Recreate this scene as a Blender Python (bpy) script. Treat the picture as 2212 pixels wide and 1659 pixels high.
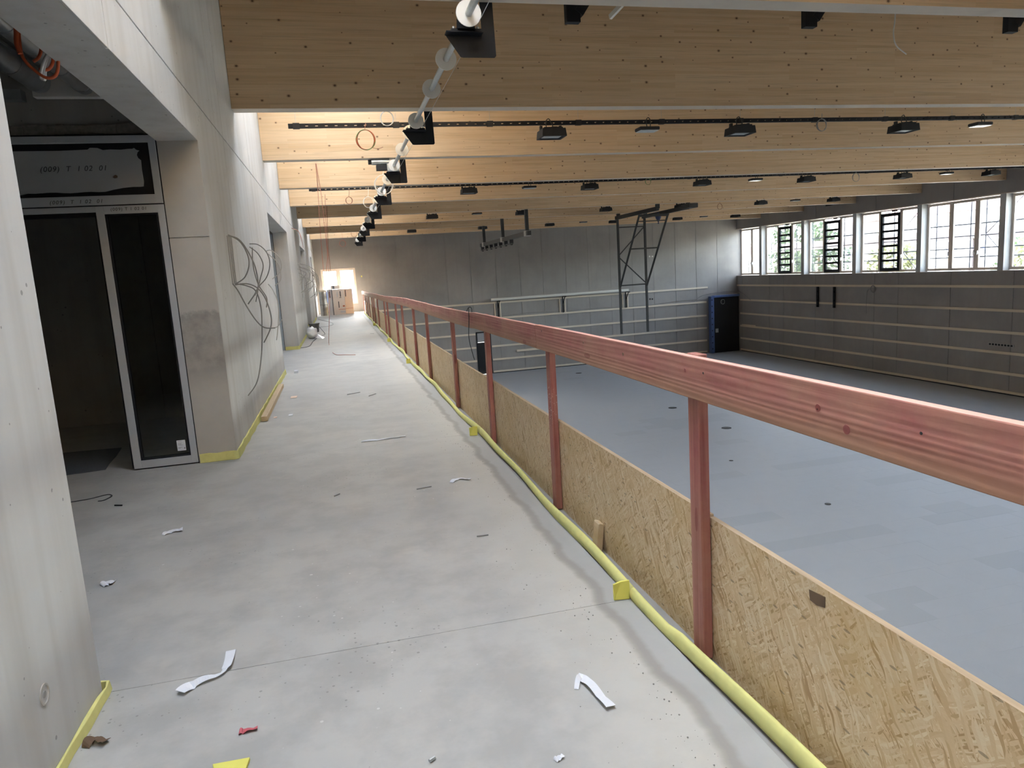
import bpy, bmesh, math, random
from mathutils import Vector, Matrix
from math import sin, cos, pi, radians, sqrt
random.seed(7)
scene = bpy.context.scene
for o in list(bpy.data.objects): bpy.data.objects.remove(o)

# ------------------------------------------------------------------ camera
FPX = 1517.0; CH = 1.6
_yaw, _pit, _rol = radians(13.38), radians(9.0), radians(-3.56)
_f = Vector((sin(_yaw)*cos(_pit), cos(_yaw)*cos(_pit), -sin(_pit)))
_r0 = Vector((cos(_yaw), -sin(_yaw), 0)); _u0 = _r0.cross(_f)
_r = cos(_rol)*_r0 + sin(_rol)*_u0; _u = -sin(_rol)*_r0 + cos(_rol)*_u0
cd = bpy.data.cameras.new('camera'); cam = bpy.data.objects.new('camera', cd)
scene.collection.objects.link(cam); scene.camera = cam
cam.matrix_world = Matrix(((_r.x, _u.x, -_f.x, 0), (_r.y, _u.y, -_f.y, 0), (_r.z, _u.z, -_f.z, CH), (0, 0, 0, 1)))
cd.sensor_width = 36; cd.lens = FPX/2212*36; cd.clip_start = 0.05; cd.clip_end = 500

# ------------------------------------------------------------------ world, sun, exposure
vs = scene.view_settings
vs.view_transform = 'Standard'; vs.look = 'None'; vs.gamma = 1; vs.use_curve_mapping = False
vs.exposure = 3.06
cy_ = scene.cycles; cy_.use_adaptive_sampling = True; cy_.adaptive_threshold = 0.1; cy_.max_bounces = 6; cy_.diffuse_bounces = 4; cy_.glossy_bounces = 3; cy_.transmission_bounces = 4; cy_.transparent_max_bounces = 8; cy_.caustics_reflective = False; cy_.caustics_refractive = False
w = bpy.data.worlds.new('world'); scene.world = w; w.use_nodes = True
nt = w.node_tree; bg = nt.nodes['Background']
sky = nt.nodes.new('ShaderNodeTexSky'); sky.sky_type = 'NISHITA'; sky.sun_disc = False
sky.sun_elevation = radians(30); sky.sun_rotation = radians(-30); sky.air_density = 1.0; sky.dust_density = 4.0
mixw = nt.nodes.new('ShaderNodeMix'); mixw.data_type = 'RGBA'; mixw.inputs[0].default_value = 0.62
hs = nt.nodes.new('ShaderNodeRGBToBW')
nt.links.new(sky.outputs[0], mixw.inputs[6]); nt.links.new(sky.outputs[0], hs.inputs[0]); nt.links.new(hs.outputs[0], mixw.inputs[7])
nt.links.new(mixw.outputs[2], bg.inputs[0]); bg.inputs[1].default_value = 1.0
sd = bpy.data.lights.new('sun', 'SUN'); sd.energy = 3.3; sd.angle = radians(0.6); sd.color = (1.0, 0.90, 0.76)
sun = bpy.data.objects.new('sun', sd); scene.collection.objects.link(sun)
sun.rotation_euler = Vector((0.40, -0.80, -0.47)).to_track_quat('-Z', 'Y').to_euler()
sun.location = (-10, 60, 30)

# ------------------------------------------------------------------ measuring helpers (photo pixel -> point on a plane of the place)
def _ray(px, py): return (px-1106)/FPX*_r - (py-829.5)/FPX*_u + _f
def oz(px, py, z=0.0): d = _ray(px, py); return Vector((0, 0, CH)) + d*((z-CH)/d.z)
def ox(px, py, x): d = _ray(px, py); return Vector((0, 0, CH)) + d*(x/d.x)
def oy(px, py, y): d = _ray(px, py); return Vector((0, 0, CH)) + d*(y/d.y)

# ------------------------------------------------------------------ materials
def N(nt, t, **k):
    n = nt.nodes.new(t)
    for a, b in k.items(): setattr(n, a, b)
    return n
class MT:
    def __init__(s, name, rough=0.8, metal=0.0, spec=None):
        s.m = bpy.data.materials.new(name); s.m.use_nodes = True; s.nt = s.m.node_tree
        s.b = s.nt.nodes['Principled BSDF']; s.b.inputs['Roughness'].default_value = rough; s.b.inputs['Metallic'].default_value = metal
        if spec is not None: s.b.inputs['Specular IOR Level'].default_value = spec
        g = N(s.nt, 'ShaderNodeNewGeometry'); s.pos = g.outputs['Position']; s.geo = g
    def map(s, scale=(1, 1, 1), rot=(0, 0, 0), src=None, loc=(0, 0, 0)):
        n = N(s.nt, 'ShaderNodeMapping'); n.inputs['Scale'].default_value = scale; n.inputs['Rotation'].default_value = rot; n.inputs['Location'].default_value = loc
        s.nt.links.new(src or s.pos, n.inputs[0]); return n.outputs[0]
    def noise(s, vec, scale=1.0, detail=4, rough=0.55, dist=0.0, out=0):
        n = N(s.nt, 'ShaderNodeTexNoise'); n.inputs['Scale'].default_value = scale; n.inputs['Detail'].default_value = detail
        n.inputs['Roughness'].default_value = rough; n.inputs['Distortion'].default_value = dist
        s.nt.links.new(vec, n.inputs['Vector']); return n.outputs[out]
    def voro(s, vec, scale=1.0, rand=1.0, feature='F1', dim='3D'):
        n = N(s.nt, 'ShaderNodeTexVoronoi', feature=feature, voronoi_dimensions=dim); n.inputs['Scale'].default_value = scale; n.inputs['Randomness'].default_value = rand
        s.nt.links.new(vec, n.inputs['Vector']); return n
    def specks(s, vec, scale, size, gate, keep=0.6):
        v = s.voro(vec, scale); c = s.sep(v.outputs['Color'])
        k = s.math('MULTIPLY', s.math('MAXIMUM', s.math('SUBTRACT', c[0], keep), 0.0), 1.0/(1-keep))
        return s.math('LESS_THAN', v.outputs['Distance'], s.math('MULTIPLY', s.math('MULTIPLY', k, gate), size))
    def ramp(s, val, stops):
        n = N(s.nt, 'ShaderNodeValToRGB'); e = n.color_ramp.elements
        while len(e) < len(stops): e.new(0.5)
        for i, (p, c) in enumerate(stops):
            e[i].position = p; e[i].color = (c, c, c, 1) if isinstance(c, (int, float)) else (*c, 1)
        s.nt.links.new(val, n.inputs[0]); return n.outputs[0]
    def mix(s, fac, a, b, mode='MIX'):
        n = N(s.nt, 'ShaderNodeMix', data_type='RGBA', blend_type=mode)
        for i, v in ((0, fac), (6, a), (7, b)):
            if isinstance(v, (int, float)): n.inputs[i].default_value = v if i == 0 else (v, v, v, 1)
            elif isinstance(v, tuple): n.inputs[i].default_value = (*v, 1)
            else: s.nt.links.new(v, n.inputs[i])
        return n.outputs[2]
    def math(s, op, a, b=0.0, c=0.0):
        n = N(s.nt, 'ShaderNodeMath', operation=op)
        for i, v in enumerate((a, b, c)):
            if isinstance(v, (int, float)): n.inputs[i].default_value = v
            else: s.nt.links.new(v, n.inputs[i])
        return n.outputs[0]
    def sep(s, vec=None):
        n = N(s.nt, 'ShaderNodeSeparateXYZ'); s.nt.links.new(vec or s.pos, n.inputs[0]); return n.outputs
    def comb(s, x, y, z):
        n = N(s.nt, 'ShaderNodeCombineXYZ')
        for i, v in enumerate((x, y, z)):
            if isinstance(v, (int, float)): n.inputs[i].default_value = v
            else: s.nt.links.new(v, n.inputs[i])
        return n.outputs[0]
    def col(s, c): s.nt.links.new(c, s.b.inputs['Base Color'])
    def bump(s, h, strength=0.3, dist=0.01):
        n = N(s.nt, 'ShaderNodeBump'); n.inputs['Strength'].default_value = strength; n.inputs['Distance'].default_value = dist
        s.nt.links.new(h, n.inputs['Height']); s.nt.links.new(n.outputs[0], s.b.inputs['Normal'])

def simple(name, c, rough=0.6, metal=0.0, var=0.12, scale=12.0, bump=0.0, spec=None):
    t = MT(name, rough, metal, spec)
    n = t.noise(t.pos, scale, 2)
    t.col(t.mix(n, tuple(v*(1-var) for v in c), tuple(min(1, v*(1+var)) for v in c)))
    if bump: t.bump(n, bump, 0.005)
    return t.m

def concrete(name, c, warm=0.0, streak=0.5, pores=True, stain=0.25, rough=0.75):
    t = MT(name, rough)
    a = t.noise(t.pos, 0.55, 3, 0.6, 0.4); b = t.noise(t.pos, 7.0, 4, 0.6)
    d = tuple(v*(1-stain) for v in c)
    col = t.mix(t.ramp(a, ((0.30, 0.0), (0.68, 1.0))), d, tuple(min(1, v*1.06) for v in c))
    col = t.mix(0.35, col, t.mix(b, tuple(v*0.86 for v in c), tuple(min(1, v*1.1) for v in c)))
    if streak:
        st = t.noise(t.map((6, 6, 0.35)), 1.0, 3, 0.6)
        col = t.mix(t.ramp(st, ((0.46, 0.0), (0.72, streak))), col, tuple(v*a for v, a in zip(c, (0.74, 0.71, 0.67))))
    if pores:
        sz = t.noise(t.pos, 3.0, 2)
        m = t.specks(t.pos, 24.0, 0.28, t.ramp(sz, ((0.42, 0.0), (0.68, 1.0))), 0.5)
        col = t.mix(t.math('MULTIPLY', m, 0.75), col, tuple(v*0.35 for v in c))
    t.col(col); t.bump(b, 0.15, 0.004); return t.m

M = {}
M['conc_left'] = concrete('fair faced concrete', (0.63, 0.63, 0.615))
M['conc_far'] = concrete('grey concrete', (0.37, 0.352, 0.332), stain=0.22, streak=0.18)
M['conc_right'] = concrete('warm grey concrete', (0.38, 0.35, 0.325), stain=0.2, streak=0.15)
def mk_jamb():
    t = MT('stained jamb concrete', 0.75); X = t.sep(); a = t.noise(t.pos, 3.0, 5, 0.6); b = t.noise(t.pos, 9.0, 5, 0.65)
    col = t.mix(a, (0.44, 0.42, 0.385), (0.58, 0.555, 0.51))
    zz = t.math('ADD', X[2], t.math('MULTIPLY', t.math('SUBTRACT', b, 0.5), 0.25))
    st = t.ramp(t.math('MULTIPLY', zz, 0.5), ((0.34, 0.0), (0.44, 0.75), (0.69, 0.8), (0.715, 0.0)))
    st = t.math('MULTIPLY', st, t.ramp(b, ((0.3, 1.0), (0.75, 0.25))))
    t.col(t.mix(st, col, (0.25, 0.24, 0.225))); t.bump(b, 0.2, 0.004); return t.m
M['conc_jamb'] = mk_jamb()
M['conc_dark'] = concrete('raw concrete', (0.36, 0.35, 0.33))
# pale screed with worn patches, sandy dust and the grey mortar strip along the balustrade
def mk_screed():
    t = MT('pale screed', 0.6)
    X = t.sep()
    a = t.noise(t.pos, 0.5, 4, 0.6, 0.6); b = t.noise(t.pos, 3.0, 5, 0.65); c = t.noise(t.pos, 40.0, 2)
    col = t.mix(t.ramp(a, ((0.33, 0.0), (0.66, 1.0))), (0.42, 0.42, 0.405), (0.51, 0.495, 0.455))
    col = t.mix(t.ramp(b, ((0.38, 0.6), (0.58, 0.0))), col, (0.34, 0.335, 0.315))
    sp = t.noise(t.map(loc=(3, 7, 0)), 1.7, 4, 0.7)
    col = t.mix(t.ramp(sp, ((0.6, 0.0), (0.78, 0.5))), col, (0.62, 0.595, 0.535))
    gate = t.ramp(t.noise(t.map(loc=(9, 2, 0)), 1.3, 3), ((0.42, 0.0), (0.62, 1.0)))
    col = t.mix(t.math('MULTIPLY', t.specks(t.pos, 42.0, 0.30, gate), 0.6), col, (0.2, 0.19, 0.17))
    gate2 = t.ramp(t.noise(t.map(loc=(4, 1, 0)), 0.9, 3), ((0.5, 0.0), (0.7, 1.0)))
    col = t.mix(t.math('MULTIPLY', t.specks(t.map(loc=(1, 5, 0)), 24.0, 0.26, gate2), 0.45), col, (0.80, 0.79, 0.75))
    # mortar strip with a ragged edge
    wob = t.math('MULTIPLY', t.math('SUBTRACT', t.noise(t.map((0, 1, 0)), 2.6, 5), 0.5), 0.16)
    xe = t.math('ADD', X[0], wob)
    strip = t.ramp(t.math('SUBTRACT', xe, 1.0), ((0.085, 0.0), (0.10, 1.0)))
    edge = t.ramp(t.math('SUBTRACT', xe, 1.0), ((0.06, 0.0), (0.085, 1.0), (0.12, 1.0), (0.145, 0.0)))
    dust = t.ramp(t.math('SUBTRACT', xe, 0.6), ((0.0, 0.0), (0.4, 0.55)))
    col = t.mix(dust, col, (0.56, 0.54, 0.48))
    col = t.mix(strip, col, t.mix(b, (0.33, 0.33, 0.32), (0.46, 0.46, 0.445)))
    col = t.mix(t.math('MULTIPLY', edge, 0.6), col, (0.27, 0.245, 0.21))
    t.col(col); t.bump(t.mix(0.5, b, c), 0.22, 0.004)
    t.nt.links.new(t.ramp(b, ((0.3, 0.5), (0.7, 0.72))), t.b.inputs['Roughness'])
    return t.m
M['screed'] = mk_screed()
# glued laminated timber
def mk_glulam(name, light, dark, pale=False):
    t = MT(name, 0.55); X = t.sep()
    v = t.comb(t.math('ADD', X[0], t.math('MULTIPLY', X[1], 3.7)), X[2], 0.0)
    br = N(t.nt, 'ShaderNodeTexBrick'); br.offset = 0.37; br.offset_frequency = 3; br.squash = 1.0
    br.inputs['Scale'].default_value = 1.0; br.inputs['Mortar Size'].default_value = 0.0
    br.inputs['Brick Width'].default_value = 1.9; br.inputs['Row Height'].default_value = 0.04
    br.inputs['Color1'].default_value = (*light, 1); br.inputs['Color2'].default_value = (*dark, 1)
    t.nt.links.new(v, br.inputs['Vector']); col = br.outputs['Color']
    g = t.noise(t.map((1.1, 1.0, 55)), 1.0, 3, 0.6, 0.5)
    col = t.mix(t.ramp(g, ((0.50, 0.0), (0.72, 0.55))), col, tuple(a*0.62 for a in dark))
    g2 = t.noise(t.map((0.7, 1.0, 20)), 1.0, 1)
    col = t.mix(t.ramp(g2, ((0.4, 0.25), (0.6, 0.0))), col, tuple(min(1, a*1.12) for a in light))
    kv = t.comb(t.math('MULTIPLY', t.math('ADD', X[0], t.math('MULTIPLY', X[1], 7.3)), 3.4), t.math('MULTIPLY', X[2], 4.4), 0.0)
    kn = t.voro(kv, 1.0, dim='2D'); rnd = t.sep(kn.outputs['Color'])
    thr = t.math('MULTIPLY', t.ramp(rnd[0], ((0.42, 0.0), (0.5, 0.35), (1.0, 1.0))), 0.058)
    k = t.math('LESS_THAN', kn.outputs['Distance'], thr)
    halo = t.math('LESS_THAN', kn.outputs['Distance'], t.math('MULTIPLY', thr, 1.9))
    col = t.mix(t.math('MULTIPLY', halo, 0.35), col, (0.30, 0.16, 0.07))
    col = t.mix(t.math('MULTIPLY', k, 0.9), col, (0.11, 0.05, 0.025))
    if pale: col = t.mix(0.35, col, (0.62, 0.58, 0.52))
    t.col(col); return t.m
M['glulam'] = mk_glulam('spruce glulam', (0.70, 0.515, 0.325), (0.62, 0.425, 0.24))
M['glulam_under'] = mk_glulam('pale spruce bottom lamella', (0.66, 0.56, 0.43), (0.60, 0.49, 0.36), True)  # beam underside, coloured paler and greyer than the other faces
def mk_wood(name, c, d, along='y', rough=0.7):
    t = MT(name, rough)
    sc = {'y': (16, 1.2, 16), 'x': (1.2, 16, 16), 'z': (16, 16, 1.2)}[along]
    g = t.noise(t.map(sc), 1.0, 5, 0.6, 0.8); col = t.mix(t.ramp(g, ((0.35, 0.0), (0.7, 1.0))), c, d)
    g2 = t.noise(t.pos, 2.0, 3); col = t.mix(t.math('MULTIPLY', g2, 0.3), col, tuple(a*0.75 for a in c))
    t.col(col); t.bump(g, 0.25, 0.003); return t.m
M['batten'] = mk_wood('planed batten', (0.84, 0.74, 0.58), (0.76, 0.64, 0.48), 'y')
M['batten_x'] = mk_wood('planed batten across', (0.84, 0.76, 0.62), (0.76, 0.66, 0.52), 'x')
M['timber'] = mk_wood('raw spruce', (0.66, 0.52, 0.34), (0.54, 0.39, 0.22), 'y')
M['window_wood'] = mk_wood('larch window frame', (0.80, 0.70, 0.61), (0.74, 0.63, 0.53), 'z', 0.5)
def mk_red(name, along, fade):
    t = MT(name, 0.75); X = t.sep()
    sc = {'y': (30, 0.9, 30), 'z': (30, 30, 0.9)}[along]
    w1 = t.noise(t.map(tuple(a*0.22 for a in sc)), 1.0, 3, 0.5)
    ring = t.math('SINE', t.math('ADD', t.math('MULTIPLY', w1, 34.0), t.math('MULTIPLY', X[2] if along == 'y' else X[1], 280.0)))
    g = t.noise(t.map(sc), 1.0, 5, 0.65, 0.6)
    red = t.mix(t.ramp(g, ((0.3, 0.0), (0.7, 1.0))), (0.27, 0.065, 0.06), (0.56, 0.23, 0.20))
    red = t.mix(t.math('MULTIPLY', t.math('MULTIPLY', t.math('ADD', ring, 1.0), 0.5), 0.40), red, (0.24, 0.05, 0.045))
    worn = t.noise(t.pos, 5.0, 6, 0.7); wn2 = t.noise(t.map(loc=(5, 5, 5)), 1.6, 4)
    bare = t.mix(g, (0.42, 0.24, 0.15), (0.54, 0.34, 0.22))
    fc = t.ramp(t.mix(0.5, worn, wn2), ((0.40, 0.0), (0.60, fade)))
    col = t.mix(fc, red, bare)
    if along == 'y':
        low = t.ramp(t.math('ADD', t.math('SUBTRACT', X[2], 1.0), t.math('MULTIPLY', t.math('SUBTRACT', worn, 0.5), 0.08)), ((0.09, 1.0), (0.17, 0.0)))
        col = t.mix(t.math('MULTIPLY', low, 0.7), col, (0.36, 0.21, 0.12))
    gt = t.ramp(t.noise(t.map(loc=(2, 2, 9)), 2.2, 3), ((0.5, 0.0), (0.68, 1.0)))
    col = t.mix(t.math('MULTIPLY', t.specks(t.map((110, 48, 110)), 1.0, 0.40, gt, 0.5), 0.6), col, (0.70, 0.60, 0.52))
    kn = t.voro(t.map((2.0, 2.0, 7.0)) if along == 'y' else t.map((7, 7, 1.7)), 1.0)
    col = t.mix(t.math('MULTIPLY', t.math('LESS_THAN', kn.outputs['Distance'], 0.10), 0.6), col, (0.22, 0.05, 0.04))
    t.col(col); t.bump(t.mix(0.3, g, ring), 0.3, 0.003); return t.m
M['red_rail'] = mk_red('red painted plank', 'y', 0.5)
M['red_post'] = mk_red('red painted post', 'z', 0.40)
M['knot'] = simple('red stained knot', (0.26, 0.07, 0.06), 0.7, var=0.3, scale=60)
M['red_top'] = simple('pale red top edge', (0.72, 0.40, 0.33), 0.7, var=0.15, scale=9)  # top face of the rail planks, paler than their sides
# oriented strand board
def mk_osb(cut=False):
    t = MT('strand board' + (' cut edge' if cut else ''), 0.6); X = t.sep()
    col = None; h = None
    wob = N(t.nt, 'ShaderNodeTexNoise'); wob.inputs['Scale'].default_value = 6.0; t.nt.links.new(t.pos, wob.inputs['Vector'])
    base = t.comb(t.math('ADD', X[1], t.math('MULTIPLY', wob.outputs[0], 0.08)), X[2], X[0])
    for i, (ang, sl, sw, th) in enumerate(((18, 14, 165, 0.0), (80, 17, 185, 0.55), (-35, 14, 140, 0.42), (40, 13, 130, 0.5), (-60, 12, 105, 0.6))):
        rot = t.map(rot=(0, 0, radians(ang)), src=base, loc=(i*3.3, i*1.7, 0)); mp = t.map((sl, sw, 1), src=rot)
        v = t.voro(mp, 1.0); c = t.sep(v.outputs['Color'])
        cc = t.ramp(c[1], ((0.0, (0.44, 0.27, 0.12)), (0.2, (0.66, 0.47, 0.26)), (0.6, (0.74, 0.56, 0.345)), (1.0, (0.82, 0.68, 0.47))))
        if col is None: col = cc; h = c[2]
        else:
            m = t.math('GREATER_THAN', c[0], th); col = t.mix(m, col, cc); h = t.mix(m, h, c[2])
    big = t.noise(t.pos, 2.3, 3)
    col = t.mix(t.math('MULTIPLY', t.noise(t.map((1, 60, 240)), 1.0, 1), 0.25), col, (0.46, 0.29, 0.12))
    col = t.mix(t.ramp(big, ((0.50, 0.0), (0.72, 0.38))), col, (0.54, 0.35, 0.11))
    dk = t.voro(t.map((1, 9, 30)), 1.0); col = t.mix(t.math('MULTIPLY', t.math('LESS_THAN', dk.outputs['Distance'], 0.13), 0.6), col, (0.20, 0.13, 0.07))
    t.col(col); t.bump(h, 0.25, 0.002); return t.m
M['osb'] = mk_osb()
M['osb_edge'] = mk_wood('strand board edge', (0.66, 0.52, 0.36), (0.42, 0.29, 0.17), 'y')
M['foam'] = simple('yellow foam', (0.72, 0.69, 0.26), 0.85, var=0.10, scale=20, bump=0.2)
M['foam_bright'] = simple('bright yellow foam', (0.80, 0.75, 0.16), 0.85, var=0.06, scale=20)
M['black'] = simple('black powder coat', (0.012, 0.013, 0.016), 0.6, var=0.3, spec=0.25)
M['black_soft'] = simple('matt black', (0.012, 0.012, 0.013), 0.7, var=0.3)
M['steel_black'] = simple('black steel', (0.03, 0.03, 0.03), 0.55, var=0.3)
M['scaff'] = simple('dark scaffold tube', (0.035, 0.042, 0.055), 0.8, 0.0, var=0.2)  # tube colour set dark so it shows against the bright outside
M['zinc'] = simple('galvanised steel', (0.55, 0.58, 0.58), 0.38, 0.85, var=0.15, scale=20)
M['duct'] = simple('spiral duct', (0.52, 0.53, 0.54), 0.35, 0.9, var=0.2, scale=8)
M['white_plastic'] = simple('white plastic', (0.78, 0.77, 0.72), 0.45, var=0.06)
M['grey_paint'] = simple('grey primer', (0.50, 0.49, 0.46), 0.6, var=0.1)
M['alu'] = simple('light grey frame', (0.50, 0.53, 0.57), 0.42, 0.1, var=0.04)
M['alu_dim'] = simple('grey blue frame', (0.36, 0.42, 0.48), 0.45, 0.1, var=0.06)
M['gasket'] = simple('black gasket', (0.008, 0.008, 0.010), 0.7, var=0.3)
M['panel_grey'] = simple('grey insulated panel', (0.40, 0.41, 0.42), 0.8, var=0.05, scale=3)
M['ink'] = simple('pencil', (0.06, 0.06, 0.06), 0.9)
M['paper'] = simple('white paper', (0.80, 0.82, 0.86), 0.85, var=0.05)
M['sticker_ink'] = simple('grey print', (0.35, 0.36, 0.38), 0.9)
M['red_scrap'] = simple('red scrap', (0.55, 0.12, 0.14), 0.7)
M['leaf_brown'] = simple('brown scrap', (0.16, 0.10, 0.06), 0.9)
M['wire_grey'] = simple('grey cable', (0.27, 0.265, 0.25), 0.6)
M['wire_pale'] = simple('pale cable', (0.50, 0.49, 0.46), 0.6)
M['wire_black'] = simple('black cable', (0.012, 0.012, 0.012), 0.5)
M['wire_red'] = simple('copper red cable', (0.44, 0.16, 0.11), 0.6)
M['wire_orange'] = simple('orange cable', (0.62, 0.12, 0.04), 0.55)
M['wire_green'] = simple('green cable', (0.14, 0.30, 0.10), 0.55)
M['wire_brown'] = simple('brown cable', (0.26, 0.10, 0.05), 0.55)
M['wire_white'] = simple('white cable', (0.74, 0.73, 0.70), 0.5)
M['felt'] = simple('grey felt mat', (0.10, 0.11, 0.125), 0.95, var=0.4, scale=90)
M['card'] = simple('pale carton', (0.80, 0.70, 0.62), 0.85, var=0.05)
M['card_grey'] = simple('grey carton', (0.66, 0.64, 0.64), 0.85, var=0.05)
M['card_tan'] = simple('tan carton', (0.80, 0.62, 0.48), 0.85, var=0.05)
M['print_dark'] = simple('dark print', (0.07, 0.06, 0.06), 0.8)
M['print_red'] = simple('orange print', (0.60, 0.20, 0.10), 0.8)
M['foil'] = simple('silver foil wrap', (0.50, 0.49, 0.48), 0.25, 0.85, var=0.35, scale=7)
M['bucket'] = simple('grey mortar bucket', (0.17, 0.17, 0.17), 0.6, var=0.3)
M['bag'] = simple('white film bag', (0.76, 0.77, 0.78), 0.35, var=0.06, bump=0.3)
M['blue_film'] = simple('blue protective film', (0.10, 0.16, 0.36), 0.4, var=0.2)
M['blue_dark'] = simple('dark blue fabric', (0.02, 0.035, 0.12), 0.35, var=0.3)
M['mastic'] = simple('rough mortar', (0.22, 0.20, 0.17), 0.95, var=0.5, scale=25, bump=0.6)
M['grit'] = simple('grey grit', (0.30, 0.285, 0.26), 0.95, var=0.4, scale=60)
M['hallsheet'] = simple('grey floor sheet', (0.42, 0.445, 0.485), 0.5, var=0.03, scale=3.0)
M['hallsheet_b'] = simple('grey floor sheet speckled', (0.39, 0.415, 0.452), 0.5, var=0.08, scale=160)
M['hall_gap'] = simple('floor joint', (0.22, 0.23, 0.24), 0.9)
M['diffuser'] = simple('lamp glass', (0.62, 0.68, 0.70), 0.18, 0.0, var=0.05, spec=0.8)
M['reflector'] = simple('lamp reflector', (0.72, 0.74, 0.78), 0.15, 0.9, var=0.05)
M['deck'] = mk_wood('timber roof deck', (0.60, 0.50, 0.38), (0.50, 0.40, 0.28), 'y')
M['handle'] = simple('silver handle', (0.75, 0.75, 0.76), 0.35, 0.6)
M['render_white'] = simple('sunlit render', (0.30, 0.30, 0.32), 0.9, var=0.05, scale=1)
M['roof_red'] = simple('clay tile roof', (0.10, 0.055, 0.055), 0.85, var=0.2, scale=3)
M['brown_wood'] = simple('brown timber cladding', (0.055, 0.04, 0.045), 0.85, var=0.2)
M['leaf'] = simple('green leaves', (0.055, 0.085, 0.03), 0.6, var=0.35, scale=2)
M['leaf_y'] = simple('yellow green leaves', (0.13, 0.14, 0.045), 0.6, var=0.3, scale=2)
M['bark'] = simple('bark', (0.13, 0.09, 0.06), 0.9, var=0.3)
M['ground'] = simple('dry gravel ground', (0.42, 0.39, 0.33), 0.95, var=0.2, scale=1)
def mk_glass(name, tint, gloss=0.07):
    t = MT(name); nt = t.nt
    tr = N(nt, 'ShaderNodeBsdfTransparent'); tr.inputs[0].default_value = (*tint, 1)
    gl = N(nt, 'ShaderNodeBsdfGlossy'); gl.inputs['Roughness'].default_value = 0.02
    fr = N(nt, 'ShaderNodeLayerWeight'); fr.inputs[0].default_value = 0.25
    n = t.noise(t.pos, 2.0, 2); f2 = t.math('ADD', t.math('MULTIPLY', fr.outputs['Fresnel'], 0.5), t.math('MULTIPLY', n, gloss))
    mx = N(nt, 'ShaderNodeMixShader'); nt.links.new(f2, mx.inputs[0]); nt.links.new(tr.outputs[0], mx.inputs[1]); nt.links.new(gl.outputs[0], mx.inputs[2])
    nt.links.new(mx.outputs[0], nt.nodes['Material Output'].inputs[0]); return t.m
M['glass'] = mk_glass('window glass', (0.93, 0.96, 0.97))
M['glass_dark'] = mk_glass('tinted door glass', (0.75, 0.77, 0.76), 0.10)

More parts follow.
